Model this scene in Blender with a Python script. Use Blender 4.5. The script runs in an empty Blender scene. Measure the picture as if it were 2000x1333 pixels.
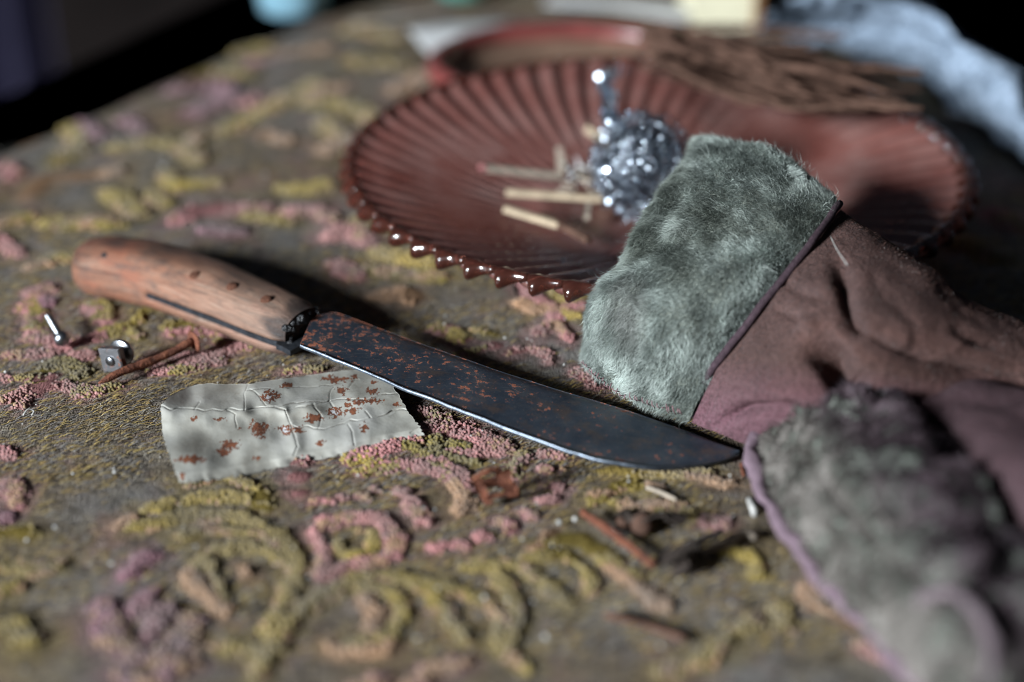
import bpy, math, random
import numpy as np
from mathutils import Vector

rng = np.random.default_rng(7)
random.seed(7)
SC = bpy.context.scene
COL = SC.collection

# ------------------------------------------------------------------ camera
H, PITCH, LENS = 0.30, math.radians(28.0), 60.0
FPX = 2000 * LENS / 36.0
cam = bpy.data.cameras.new('camera')
cam.lens = LENS; cam.sensor_width = 36.0
cam.clip_start = 0.02; cam.clip_end = 60
cam.dof.use_dof = True
cam.dof.focus_distance = 0.592
cam.dof.aperture_fstop = 3.0
cam.dof.aperture_blades = 0
camo = bpy.data.objects.new('camera', cam); COL.objects.link(camo)
camo.location = (0, 0, H); camo.rotation_euler = (math.pi/2 - PITCH, 0, 0)
SC.camera = camo

# ------------------------------------------------------------------ world, window light, exposure
w = bpy.data.worlds.new('World'); SC.world = w; w.use_nodes = True
bg = w.node_tree.nodes['Background']
bg.inputs[0].default_value = (0.55, 0.72, 1.0, 1); bg.inputs[1].default_value = 0.034

def area_light(name, loc, target, sx, sy, power, color):
    l = bpy.data.lights.new(name, 'AREA'); l.shape = 'RECTANGLE'; l.size = sx; l.size_y = sy
    l.energy = power; l.color = color
    o = bpy.data.objects.new(name, l); COL.objects.link(o); o.location = loc
    o.rotation_euler = (Vector(target) - Vector(loc)).to_track_quat('-Z', 'Y').to_euler()
    return o
area_light('window_light', (-2.45, -1.62, 1.26), (0.03, 0.62, 0.0), 0.66, 0.76, 365, (0.88, 0.95, 1.0))

vs = SC.view_settings
SC.display_settings.display_device = 'sRGB'
vs.view_transform = 'Standard'; vs.look = 'None'; vs.exposure = 0.0; vs.gamma = 1.0
vs.use_curve_mapping = False
SC.cycles.use_denoising = True
SC.cycles.filter_width = 1.0
SC.cycles.max_bounces = 8; SC.cycles.transmission_bounces = 6; SC.cycles.transparent_max_bounces = 6
SC.cycles.caustics_reflective = False; SC.cycles.caustics_refractive = False
SC.cycles.sample_clamp_indirect = 6.0

# ------------------------------------------------------------------ helpers
CP, SP = math.cos(PITCH), math.sin(PITCH)
def P(px, py, z=0.0):
    """point of the place at height z that lies along a sight line (used once, to measure the layout)"""
    a = (px-1000.0); b = (666.5-py)
    dx = a; dy = FPX*CP + b*SP; dz = -FPX*SP + b*CP
    t = (H - z)/(-dz)
    return np.array([t*dx, t*dy, z])
def Ps(pts): return np.array([P(*p) for p in pts])
def proj(v):
    v = np.asarray(v)
    y = v[..., 1]; z = v[..., 2]-H
    d = y*CP - z*SP; u = y*SP + z*CP
    return np.stack([1000 + FPX*v[..., 0]/d, 666.5 - FPX*u/d], -1)
def pxm(px, d=0.6): return px/FPX*d

def _hash(ix, iy, iz, seed):
    n = (ix*374761393 + iy*668265263 + iz*2147483647 + seed*974634777) & 0xFFFFFFFF
    n = ((n ^ (n >> 13)) * 1274126177) & 0xFFFFFFFF
    n = n ^ (n >> 16)
    return (n & 0xFFFF)/65535.0
def vnoise(p, scale, seed=0):
    p = np.asarray(p, float)*scale
    if p.shape[-1] == 2: p = np.concatenate([p, np.zeros(p.shape[:-1]+(1,))], -1)
    i = np.floor(p).astype(np.int64); f = p-i; f = f*f*(3-2*f)
    r = 0
    for a in (0, 1):
        for b in (0, 1):
            for c in (0, 1):
                wt = (f[..., 0] if a else 1-f[..., 0])*(f[..., 1] if b else 1-f[..., 1])*(f[..., 2] if c else 1-f[..., 2])
                r = r + wt*_hash(i[..., 0]+a, i[..., 1]+b, i[..., 2]+c, seed)
    return r
def fbm(p, scale, oct=3, seed=0):
    r = 0; a = 0.5; s = 0
    for k in range(oct):
        r = r + a*vnoise(p, scale*2**k, seed+k); s += a; a *= 0.5
    return r/s

def cr_axis(A, n):
    """Catmull-Rom resample along axis 0 to n samples"""
    A = np.asarray(A, float); m = len(A)
    t = np.linspace(0, m-1, n); i = np.minimum(t.astype(int), m-2); f = (t-i).reshape((-1,)+(1,)*(A.ndim-1))
    p0 = np.where((i > 0).reshape(f.shape), A[np.maximum(i-1, 0)], 2*A[i]-A[i+1])
    p3 = np.where((i < m-2).reshape(f.shape), A[np.minimum(i+2, m-1)], 2*A[i+1]-A[i])
    p1 = A[i]; p2 = A[i+1]
    return 0.5*(2*p1 + (p2-p0)*f + (2*p0-5*p1+4*p2-p3)*f**2 + (3*p1-p0-3*p2+p3)*f**3)
def patch(ctrl, nu, nv):
    A = cr_axis(np.asarray(ctrl, float), nu)
    return np.swapaxes(cr_axis(np.swapaxes(A, 0, 1), nv), 0, 1)
def grid_faces(nu, nv, flip=False):
    a = (np.arange(nu-1)[:, None]*nv + np.arange(nv-1)[None, :]).ravel()
    f = np.stack([a, a+1, a+nv+1, a+nv], 1)
    return f[:, ::-1] if flip else f
def grid_normals(G):
    du = np.gradient(G, axis=0); dv = np.gradient(G, axis=1)
    n = np.cross(du, dv); return n/np.maximum(np.linalg.norm(n, axis=-1, keepdims=True), 1e-12)
def polydist(q, line):
    """distance from points q (n,2) to a polyline, and parameter along it"""
    line = np.asarray(line, float); best = np.full(len(q), 1e9); par = np.zeros(len(q)); m = len(line)-1
    for k in range(m):
        a = line[k]; b = line[k+1]; ab = b-a; L = max((ab*ab).sum(), 1e-18)
        t = np.clip(((q-a)@ab)/L, 0, 1); d = np.linalg.norm(q-(a+t[:, None]*ab), axis=1)
        s = d < best; best[s] = d[s]; par[s] = (k+t[s])/m
    return best, par

class Root:
    pass
def empty(name, loc, label, cat, group=None):
    o = bpy.data.objects.new(name, None); COL.objects.link(o); o.location = tuple(loc)
    o.empty_display_size = 0.01
    o['label'] = label; o['category'] = cat
    if group: o['group'] = group
    return o
def origin_of(parent):
    o = np.zeros(3)
    while parent is not None:
        o = o + np.array(parent.location); parent = parent.parent
    return o
def obj(name, V, F, mat, parent=None, smooth=True, attrs=None, loc=None, label=None, cat=None, kind=None, group=None):
    """one mesh object from world-space vertices; F: (n,3)/(n,4) array or list of arrays/lists"""
    V = np.asarray(V, float)
    if parent is not None: base = origin_of(parent); rel = np.zeros(3)
    else:
        base = np.array(loc) if loc is not None else np.array([V[:, 0].mean(), V[:, 1].mean(), V[:, 2].min()]); rel = base
    me = bpy.data.meshes.new(name)
    Fs = F if isinstance(F, list) and len(F) and isinstance(F[0], np.ndarray) else [np.asarray(F)] if isinstance(F, np.ndarray) else None
    if Fs is None:
        me.from_pydata((V-base).tolist(), [], [list(f) for f in F])
    else:
        Fs = [f for f in Fs if len(f)]
        nl = sum(f.size for f in Fs); npol = sum(len(f) for f in Fs)
        me.vertices.add(len(V)); me.vertices.foreach_set('co', (V-base).astype(np.float32).ravel())
        me.loops.add(nl); me.polygons.add(npol)
        me.loops.foreach_set('vertex_index', np.concatenate([f.ravel() for f in Fs]).astype(np.int32))
        tot = np.concatenate([np.full(len(f), f.shape[1]) for f in Fs])
        st = np.concatenate([[0], np.cumsum(tot)[:-1]])
        me.polygons.foreach_set('loop_start', st.astype(np.int32))
        me.update(calc_edges=True)
        me.validate()
    if attrs:
        for k, a in attrs.items():
            a = np.asarray(a, float)
            if a.ndim == 1:
                at = me.attributes.new(k, 'FLOAT', 'POINT'); at.data.foreach_set('value', a.astype(np.float32))
            else:
                if k == 'Col':
                    at = me.attributes.new(k, 'FLOAT_COLOR', 'POINT')
                    c = np.ones((len(a), 4), np.float32); c[:, :3] = a; at.data.foreach_set('color', c.ravel())
                else:
                    at = me.attributes.new(k, 'FLOAT_VECTOR', 'POINT'); at.data.foreach_set('vector', a.astype(np.float32).ravel())
    if smooth: me.polygons.foreach_set('use_smooth', np.ones(len(me.polygons), bool))
    me.materials.append(mat)
    o = bpy.data.objects.new(name, me); COL.objects.link(o)
    if parent is not None: o.parent = parent
    else: o.location = tuple(rel)
    if label: o['label'] = label
    if cat: o['category'] = cat
    if kind: o['kind'] = kind
    if group: o['group'] = group
    return o

def frames(pts):
    pts = np.asarray(pts, float); T = np.gradient(pts, axis=0); T /= np.maximum(np.linalg.norm(T, axis=1, keepdims=True), 1e-12)
    up = np.array([0, 0, 1.0]) if abs(T[0][2]) < 0.9 else np.array([1.0, 0, 0])
    N = np.zeros_like(pts); n = np.cross(up, T[0]); n /= np.linalg.norm(n)
    for i in range(len(pts)):
        n = n - T[i]*(n@T[i]); n /= max(np.linalg.norm(n), 1e-12); N[i] = n
    return T, N, np.cross(T, N)
def tube(pts, r, ns=8, caps=True, squash=1.0):
    pts = np.asarray(pts, float); n = len(pts); r = np.broadcast_to(np.asarray(r, float), (n,))
    T, N, B = frames(pts); a = np.linspace(0, 2*math.pi, ns, endpoint=False)
    V = pts[:, None] + r[:, None, None]*(np.cos(a)[None, :, None]*N[:, None] + squash*np.sin(a)[None, :, None]*B[:, None])
    V = V.reshape(-1, 3); F = []
    for i in range(n-1):
        for j in range(ns):
            k = (j+1) % ns; F.append((i*ns+j, i*ns+k, (i+1)*ns+k, (i+1)*ns+j))
    if caps: F.append(tuple(range(ns))[::-1]); F.append(tuple((n-1)*ns+j for j in range(ns)))
    return V, F
def merge(parts):
    V = []; F = []; o = 0
    for v, f in parts:
        V.append(np.asarray(v)); F += [tuple(i+o for i in q) for q in f]; o += len(v)
    return np.concatenate(V), F
def lathe(profile, c, axis, ns=24):
    """profile (r, h) about axis through c"""
    axis = np.asarray(axis, float); axis /= np.linalg.norm(axis)
    n = np.cross(axis, [0.31, 0.2, 0.93]); n /= np.linalg.norm(n); b = np.cross(axis, n)
    a = np.linspace(0, 2*math.pi, ns, endpoint=False); V = []
    for r, h in profile:
        V.append(np.asarray(c)+axis*h + r*(np.cos(a)[:, None]*n + np.sin(a)[:, None]*b))
    V = np.concatenate(V); F = []; m = len(profile)
    for i in range(m-1):
        for j in range(ns):
            k = (j+1) % ns; F.append((i*ns+j, i*ns+k, (i+1)*ns+k, (i+1)*ns+j))
    F.append(tuple(range(ns))[::-1]); F.append(tuple((m-1)*ns+j for j in range(ns)))
    return V, F

# ------------------------------------------------------------------ material helper
class MT:
    def __init__(s, name, rough=0.8, spec=0.3, color=(0.5, 0.5, 0.5), metal=0.0):
        s.m = bpy.data.materials.new(name); s.m.use_nodes = True; s.t = s.m.node_tree; s.n = s.t.nodes
        s.b = s.n['Principled BSDF']
        s.b.inputs['Roughness'].default_value = rough; s.b.inputs['Specular IOR Level'].default_value = spec
        s.b.inputs['Base Color'].default_value = (*color, 1); s.b.inputs['Metallic'].default_value = metal
        s.tc = None
    def link(s, a, b): s.t.links.new(a, b)
    def coord(s):
        if s.tc is None: s.tc = s.n.new('ShaderNodeTexCoord')
        return s.tc.outputs['Object']
    def attr(s, name, out='Fac'):
        a = s.n.new('ShaderNodeAttribute'); a.attribute_name = name; return a.outputs[out]
    def mapping(s, vec, scale=(1, 1, 1), rot=(0, 0, 0)):
        m = s.n.new('ShaderNodeMapping'); s.link(vec, m.inputs[0]); m.inputs['Scale'].default_value = scale; m.inputs['Rotation'].default_value = rot
        return m.outputs[0]
    def noise(s, vec, scale, detail=3, rough=0.55, dist=0.0):
        t = s.n.new('ShaderNodeTexNoise'); s.link(vec, t.inputs['Vector']); t.inputs['Scale'].default_value = scale
        t.inputs['Detail'].default_value = detail; t.inputs['Roughness'].default_value = rough; t.inputs['Distortion'].default_value = dist
        return t.outputs['Fac']
    def voro(s, vec, scale, out='Distance'):
        t = s.n.new('ShaderNodeTexVoronoi'); s.link(vec, t.inputs['Vector']); t.inputs['Scale'].default_value = scale
        return t.outputs[out]
    def ramp(s, fac, stops):
        r = s.n.new('ShaderNodeValToRGB'); s.link(fac, r.inputs[0]); e = r.color_ramp.elements
        while len(e) < len(stops): e.new(0.5)
        for k, (p, c) in enumerate(stops):
            e[k].position = p
            e[k].color = (*c, 1) if isinstance(c, tuple) else (c, c, c, 1)
        return r.outputs[0]
    def mix(s, fac, a, b, mode='MIX'):
        m = s.n.new('ShaderNodeMix'); m.data_type = 'RGBA'; m.blend_type = mode
        for v, i in ((fac, 0), (a, 6), (b, 7)):
            if hasattr(v, 'node'): s.link(v, m.inputs[i])
            else: m.inputs[i].default_value = v if not isinstance(v, tuple) else (*v, 1)
        return m.outputs[2]
    def math(s, op, a, b=0.0):
        m = s.n.new('ShaderNodeMath'); m.operation = op
        for v, i in ((a, 0), (b, 1)):
            if hasattr(v, 'node'): s.link(v, m.inputs[i])
            else: m.inputs[i].default_value = v
        return m.outputs[0]
    def bump(s, h, strength=0.5, dist=0.001):
        b = s.n.new('ShaderNodeBump'); b.inputs['Strength'].default_value = strength; b.inputs['Distance'].default_value = dist
        s.link(h, b.inputs['Height']); s.link(b.outputs[0], s.b.inputs['Normal'])
    def set(s, **kw):
        for k, v in kw.items():
            i = s.b.inputs[k.replace('_', ' ')]
            if hasattr(v, 'node'): s.link(v, i)
            else: i.default_value = (*v, 1) if isinstance(v, tuple) else v
        return s

# ---- materials
def mat_cloth():
    m = MT('tapestry_ground', rough=0.95, spec=0.1); c = m.coord()
    streak = m.noise(m.mapping(c, (260, 1700, 200), (0, 0, math.radians(-24))), 1.0, 2, 0.6)
    streak2 = m.noise(m.mapping(c, (1500, 300, 200), (0, 0, math.radians(-24))), 1.0, 2, 0.6)
    patchy = m.noise(c, 38, 4, 0.6)
    dirt = m.noise(c, 11, 4, 0.65)
    g = m.ramp(streak2, [(0.3, (0.085, 0.07, 0.06)), (0.7, (0.235, 0.205, 0.185))])
    y = m.ramp(streak, [(0.46, (0.09, 0.065, 0.045)), (0.6, (0.37, 0.27, 0.12))])
    a = m.mix(m.ramp(patchy, [(0.36, 0.1), (0.62, 0.85)]), g, y)
    blue = m.mix(m.ramp(dirt, [(0.44, 0.0), (0.6, 0.8)]), a, (0.19, 0.18, 0.17))
    faded = m.noise(c, 24, 4, 0.65); fad2 = m.noise(m.mapping(c, (1, 1, 1), (0.4, 0.2, 1.1)), 31, 4, 0.65)
    blue = m.mix(m.ramp(faded, [(0.52, 0.0), (0.68, 0.4)]), blue, (0.25, 0.18, 0.075))
    blue = m.mix(m.ramp(fad2, [(0.52, 0.0), (0.68, 0.5)]), blue, (0.27, 0.15, 0.135))
    blue = m.mix(m.math('MULTIPLY', m.attr('halo'), m.ramp(streak, [(0.38, 0.15), (0.6, 0.75)])), blue, m.attr('Col', 'Color'))
    soil = m.noise(c, 140, 4, 0.7)
    blue = m.mix(m.ramp(soil, [(0.36, 0.65), (0.52, 0.0)]), blue, (0.045, 0.036, 0.03))
    col = m.mix(m.attr('pile'), blue, m.attr('Col', 'Color'))
    m.set(Base_Color=col)
    h = m.math('ADD', m.math('MULTIPLY', streak, 0.7), m.math('MULTIPLY', streak2, 0.7))
    m.bump(h, 1.0, 0.0022)
    return m.m
def mat_pile():
    m = MT('chenille_pile', rough=0.95, spec=0.08); c = m.coord()
    d = m.noise(c, 60, 3); f = m.noise(c, 1500, 2)
    col = m.mix(m.ramp(d, [(0.32, 0.6), (0.6, 0.0)]), m.attr('Col', 'Color'), (0.125, 0.11, 0.10))
    m.set(Base_Color=m.mix(m.ramp(f, [(0.3, 0.35), (0.6, 0.0)]), col, (0.06, 0.05, 0.035)))
    m.b.inputs['Sheen Weight'].default_value = 0.25
    m.bump(f, 0.6, 0.0006)
    return m.m
def mat_blade():
    m = MT('rusty_blade_steel', rough=0.35, spec=0.5); c = m.coord(); al = m.attr('along')
    big = m.noise(c, 70, 4, 0.65); spots = m.noise(c, 420, 6, 0.68); fine = m.noise(c, 1100, 3)
    bias = m.ramp(al, [(0.0, 0.07), (0.2, 0.05), (0.45, 0.0), (1.0, 0.0)])
    bias = m.math('SUBTRACT', bias, m.ramp(al, [(0.35, 0.0), (0.6, 0.012)]))
    s = m.math('ADD', spots, bias)
    s = m.math('ADD', s, m.math('MULTIPLY', m.math('SUBTRACT', big, 0.5), 0.5))
    s = m.math('ADD', s, m.ramp(m.attr('across'), [(0.0, 0.06), (0.14, 0.0)]))
    rust = m.ramp(s, [(0.60, 0.0), (0.645, 1.0)])
    steel = m.ramp(big, [(0.3, (0.028, 0.038, 0.055)), (0.55, (0.05, 0.062, 0.082)), (0.75, (0.10, 0.10, 0.105))])
    steel = m.mix(m.ramp(fine, [(0.6, 0.0), (0.72, 0.5)]), steel, (0.16, 0.13, 0.11))
    haze = m.noise(c, 130, 5, 0.7)
    steel = m.mix(m.ramp(haze, [(0.50, 0.0), (0.66, 0.7)]), steel, (0.10, 0.07, 0.058))
    scr = m.noise(m.mapping(c, (160, 2600, 300), (0, 0, math.radians(31))), 1.0, 3, 0.6)
    steel = m.mix(m.ramp(scr, [(0.60, 0.0), (0.74, 0.5)]), steel, (0.17, 0.165, 0.165))
    rc = m.ramp(fine, [(0.35, (0.13, 0.038, 0.02)), (0.65, (0.30, 0.10, 0.055))])
    m.set(Base_Color=m.mix(rust, steel, rc), Metallic=m.ramp(rust, [(0, 0.5), (1, 0.0)]),
          Roughness=m.math('ADD', m.math('MULTIPLY', rust, 0.45), m.ramp(big, [(0.3, 0.30), (0.7, 0.5)])))
    m.bump(m.math('ADD', m.math('MULTIPLY', rust, 0.6), m.math('MULTIPLY', fine, 0.25)), 0.5, 0.0005)
    return m.m
def mat_wood():
    m = MT('worn_handle_wood', rough=0.6, spec=0.3); g = m.attr('guv', 'Vector')
    grain = m.noise(m.mapping(g, (30, 300, 300)), 1.0, 6, 0.68, 0.9)
    blot = m.noise(m.mapping(g, (35, 70, 70)), 1.0, 4, 0.6)
    fib = m.noise(m.mapping(g, (120, 2200, 2200)), 1.0, 3, 0.6)
    c = m.ramp(grain, [(0.3, (0.065, 0.028, 0.019)), (0.44, (0.185, 0.082, 0.05)), (0.56, (0.27, 0.13, 0.082)), (0.7, (0.25, 0.175, 0.13))])
    c = m.mix(m.ramp(blot, [(0.48, 0.0), (0.66, 0.55)]), c, (0.29, 0.09, 0.05))
    c = m.mix(m.ramp(fib, [(0.52, 0.0), (0.7, 0.5)]), c, (0.10, 0.055, 0.035))
    shade_char = m.math('MULTIPLY', m.attr('shade_char'), m.ramp(blot, [(0.25, 1.0), (0.7, 0.55)]))  # painted shade of the handle top, together with the charred blade end
    stain = m.noise(m.mapping(g, (90, 160, 160)), 1.0, 5, 0.7)
    c = m.mix(m.ramp(stain, [(0.47, 0.0), (0.66, 0.75)]), c, (0.075, 0.052, 0.044))
    c = m.mix(m.math('MULTIPLY', m.attr('aged'), m.ramp(stain, [(0.3, 0.6), (0.7, 0.2)])), c, (0.25, 0.195, 0.155))
    c = m.mix(shade_char, c, (0.022, 0.018, 0.018))
    m.set(Base_Color=c, Roughness=m.ramp(blot, [(0.3, 0.45), (0.7, 0.7)]))
    m.bump(m.math('ADD', grain, fib), 0.5, 0.0008)
    return m.m
def mat_simple(name, color, rough=0.7, metal=0.0, var=0.35, scale=200, spec=0.3, bump=0.3, bd=0.0006, c2=None):
    m = MT(name, rough=rough, spec=spec, metal=metal); c = m.coord(); n = m.noise(c, scale, 4, 0.6)
    lo = tuple(x*(1-var) for x in color) if c2 is None else c2
    hi = tuple(min(1, x*(1+var)) for x in color) if c2 is None else color
    m.set(Base_Color=m.ramp(n, [(0.3, lo), (0.7, hi)]))
    if bump: m.bump(m.noise(c, scale*2.5, 3), bump, bd)
    return m.m
def mat_rust():
    m = MT('rusted_iron', rough=0.85, spec=0.25); c = m.coord()
    a = m.noise(c, 240, 5, 0.65); b = m.noise(c, 900, 3)
    col = m.ramp(a, [(0.28, (0.035, 0.018, 0.014)), (0.48, (0.15, 0.05, 0.028)), (0.68, (0.24, 0.09, 0.048)), (0.85, (0.18, 0.13, 0.115))])
    m.set(Base_Color=m.mix(m.ramp(b, [(0.4, 0.4), (0.6, 0.0)]), col, (0.05, 0.025, 0.02)))
    m.bump(m.math('ADD', a, b), 0.8, 0.0008); return m.m
def mat_rusty_nickel():
    m = MT('pitted_plated_metal', rough=0.25, spec=0.5, metal=1.0); c = m.coord()
    a = m.noise(c, 330, 5, 0.65)
    f = m.ramp(a, [(0.54, 0.0), (0.6, 1.0)])
    m.set(Base_Color=m.mix(f, (0.20, 0.20, 0.21), (0.14, 0.055, 0.035)), Metallic=m.ramp(f, [(0, 1.0), (1, 0.0)]), Roughness=m.ramp(f, [(0, 0.5), (1, 0.8)]))
    m.bump(a, 0.4, 0.0005); return m.m
def mat_scrap():
    m = MT('cracked_oilcloth', rough=0.55, spec=0.35); c = m.coord()
    n = m.noise(c, 55, 4); f = m.noise(c, 700, 3)
    base = m.ramp(n, [(0.3, (0.215, 0.20, 0.17)), (0.5, (0.33, 0.32, 0.285)), (0.7, (0.40, 0.39, 0.36))])
    base = m.mix(m.ramp(f, [(0.62, 0.0), (0.75, 0.35)]), base, (0.2, 0.16, 0.12))
    col = m.mix(m.attr('stain'), base, m.attr('Col', 'Color'))
    m.set(Base_Color=col, Roughness=m.ramp(m.attr('stain'), [(0, 0.5), (1, 0.9)]))
    m.bump(f, 0.2, 0.0004); return m.m
def mat_suede(name, dark, light, pink):
    m = MT(name, rough=0.95, spec=0.08); c = m.coord()
    n = m.noise(c, 34, 4, 0.6); f = m.noise(c, 800, 4, 0.75); g = m.noise(c, 330, 4, 0.7); pk = m.noise(c, 16, 3)
    col = m.ramp(n, [(0.3, dark), (0.7, light)])
    col = m.mix(m.math('MULTIPLY', m.attr('pink'), m.ramp(pk, [(0.2, 0.65), (0.6, 1.0)])), col, pink)
    col = m.mix(m.ramp(f, [(0.38, 0.6), (0.55, 0.0)]), col, tuple(x*0.3 for x in dark))
    col = m.mix(m.ramp(f, [(0.63, 0.0), (0.74, 0.5)]), col, (0.34, 0.30, 0.29))
    m.set(Base_Color=col); m.b.inputs['Sheen Weight'].default_value = 0.08; m.b.inputs['Sheen Roughness'].default_value = 0.4
    m.b.inputs['Sheen Tint'].default_value = (0.75, 0.65, 0.68, 1)
    m.bump(m.math('ADD', m.math('MULTIPLY', g, 0.9), m.math('MULTIPLY', f, 0.8)), 1.0, 0.0026); return m.m
def mat_hair(name):
    m = MT(name, rough=0.5, spec=0.35)
    m.set(Base_Color=m.attr('Col', 'Color'))
    out = m.n['Material Output']; tr = m.n.new('ShaderNodeBsdfTranslucent'); m.link(m.attr('Col', 'Color'), tr.inputs[0])
    mx = m.n.new('ShaderNodeMixShader'); mx.inputs[0].default_value = 0.3
    m.link(m.b.outputs[0], mx.inputs[1]); m.link(tr.outputs[0], mx.inputs[2]); m.link(mx.outputs[0], out.inputs[0])
    return m.m
def mat_thin_glass(name, tint, body, gloss=0.09):
    m = MT(name); c = m.coord(); d = m.noise(c, 38, 4, 0.6); out = m.n['Material Output']
    tr = m.n.new('ShaderNodeBsdfTransparent'); tr.inputs[0].default_value = (*tint, 1)
    gl = m.n.new('ShaderNodeBsdfGlossy'); m.link(m.ramp(d, [(0.3, gloss), (0.75, gloss+0.22)]), gl.inputs['Roughness'])
    m.set(Base_Color=m.ramp(d, [(0.3, body), (0.7, (0.45, 0.25, 0.22))]), Roughness=0.6)
    fr = m.n.new('ShaderNodeFresnel'); fr.inputs[0].default_value = 1.7
    tl_ = m.n.new('ShaderNodeBsdfTranslucent'); tl_.inputs[0].default_value = (*[min(1, x*2.0) for x in body], 1)
    db = m.n.new('ShaderNodeMixShader'); db.inputs[0].default_value = 0.4; m.link(m.b.outputs[0], db.inputs[1]); m.link(tl_.outputs[0], db.inputs[2])
    a = m.n.new('ShaderNodeMixShader'); m.link(m.ramp(d, [(0.3, 0.42), (0.7, 0.75)]), a.inputs[0]); m.link(tr.outputs[0], a.inputs[1]); m.link(db.outputs[0], a.inputs[2])
    b = m.n.new('ShaderNodeMixShader'); m.link(fr.outputs[0], b.inputs[0]); m.link(a.outputs[0], b.inputs[1]); m.link(gl.outputs[0], b.inputs[2]); m.link(b.outputs[0], out.inputs[0])
    return m.m
def mat_glass(name, color, haze, trans=0.75, rough=0.12):
    m = MT(name, rough=rough, spec=0.55); c = m.coord()
    d = m.noise(c, 45, 4, 0.6)
    m.set(Base_Color=m.mix(m.ramp(d, [(0.35, 0.0), (0.75, 0.6)]), color, haze), Roughness=m.ramp(d, [(0.3, rough), (0.75, rough+0.2)]))
    m.b.inputs['Transmission Weight'].default_value = trans; m.b.inputs['IOR'].default_value = 1.52; m.b.inputs['Coat Weight'].default_value = 0.4; m.b.inputs['Coat Roughness'].default_value = 0.25
    return m.m

M = dict(cloth=mat_cloth(), pile=mat_pile(), blade=mat_blade(), wood=mat_wood(), rust=mat_rust(), nickel=mat_rusty_nickel(), scrap=mat_scrap(),
         edge=mat_simple('ground_steel_edge', (0.13, 0.15, 0.18), 0.45, 1.0, 0.3, 500, 0.5, 0.15),
         tang=mat_simple('dark_tang_steel', (0.05, 0.055, 0.065), 0.45, 0.7, 0.5, 400),
         pitch=mat_simple('black_pitch', (0.02, 0.02, 0.022), 0.35, 0, 0.5, 500, 0.5, 0.9, 0.0012),
         steel=mat_simple('dull_zinc', (0.27, 0.28, 0.30), 0.33, 1.0, 0.35, 300, 0.5, 0.2),
         wool2=mat_simple('dull_steel_ribbon', (0.20, 0.225, 0.265), 0.36, 1.0, 0.3, 300, 0.5, 0.0),
         wool=mat_simple('steel_ribbon', (0.62, 0.70, 0.80), 0.27, 1.0, 0.25, 300, 0.5, 0.0),
         suede=mat_suede('brown_mauve_suede', (0.074, 0.040, 0.034), (0.152, 0.082, 0.070), (0.215, 0.102, 0.128)),
         suede2=mat_suede('mauve_suede', (0.05, 0.028, 0.030), (0.085, 0.044, 0.048), (0.115, 0.06, 0.072)),
         hem=mat_simple('mauve_hem', (0.17, 0.12, 0.145), 0.95, 0, 0.25, 200, 0.1, 0.5, 0.001),
         piping=mat_simple('dark_piping', (0.045, 0.028, 0.035), 0.85, 0, 0.4, 600, 0.2, 0.6),
         hide=mat_simple('fleece_hide', (0.13, 0.14, 0.12), 0.95, 0, 0.4, 250, 0.1, 0.5),
         fur=mat_hair('fleece_hair'),
         glass=mat_thin_glass('amber_pressed_glass', (0.92, 0.66, 0.60), (0.47, 0.155, 0.125), 0.11),
         glass2=mat_glass('amber_scallop_glass', (0.50, 0.15, 0.10), (0.42, 0.20, 0.16), 0.93, 0.03),
         redglass=mat_simple('red_enamel', (0.16, 0.04, 0.036), 0.3, 0, 0.4, 60, 0.5, 0.1),
         plate=mat_simple('brown_plate_well', (0.16, 0.10, 0.07), 0.4, 0, 0.5, 40, 0.4, 0.1),
         match=mat_simple('match_wood', (0.42, 0.33, 0.23), 0.8, 0, 0.25, 300, 0.2),
         straw=mat_simple('dry_straw', (0.30, 0.25, 0.20), 0.8, 0, 0.3, 300, 0.2),
         redhead=mat_simple('match_head_red', (0.27, 0.10, 0.10), 0.7, 0, 0.3, 600),
         twig=mat_simple('dry_twig', (0.09, 0.05, 0.036), 0.9, 0, 0.5, 160, 0.15, 0.6),
         dark=mat_simple('dark_debris', (0.04, 0.03, 0.025), 0.9, 0, 0.5, 400, 0.2, 0.8),
         lint=mat_simple('pale_lint', (0.40, 0.39, 0.37), 0.6, 0, 0.3, 500, 0.4, 0.0),
         thread=None, hem2=mat_simple('greyed_mauve_hem', (0.155, 0.12, 0.132), 0.95, 0, 0.3, 200, 0.1, 0.5, 0.001), pinrust=mat_simple('pin_rust', (0.10, 0.042, 0.026), 0.85, 0, 0.5, 700, 0.2, 0.8), stitch=mat_simple('mauve_stitch', (0.20, 0.11, 0.12), 0.8, 0, 0.3, 500),
         towel=mat_simple('white_terry', (0.44, 0.54, 0.68), 0.95, 0, 0.3, 130, 0.1, 1.0, 0.006, c2=(0.16, 0.21, 0.28)),
         paper=mat_simple('pale_paper', (0.50, 0.50, 0.50), 0.85, 0, 0.12, 60, 0.2, 0.1),
         cream=mat_simple('cream_card', (0.62, 0.58, 0.42), 0.8, 0, 0.12, 40, 0.2, 0.1),
         cardb=mat_simple('brown_card', (0.20, 0.10, 0.045), 0.8, 0, 0.2, 40, 0.2, 0.1),
         cup=mat_simple('pale_blue_enamel', (0.20, 0.36, 0.45), 0.25, 0, 0.12, 30, 0.5, 0.0),
         teal=mat_simple('teal_glass', (0.06, 0.20, 0.17), 0.2, 0, 0.3, 30, 0.5, 0.0),
         floor=mat_simple('dark_floorboards', (0.03, 0.022, 0.02), 0.8, 0, 0.5, 8, 0.2, 0.2),
         curtain=mat_simple('dusky_violet_cloth', (0.06, 0.055, 0.10), 0.95, 0, 0.3, 12, 0.1, 0.2),
         tablewood=mat_simple('table_wood', (0.08, 0.05, 0.035), 0.6, 0, 0.4, 20, 0.3, 0.2))
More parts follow.
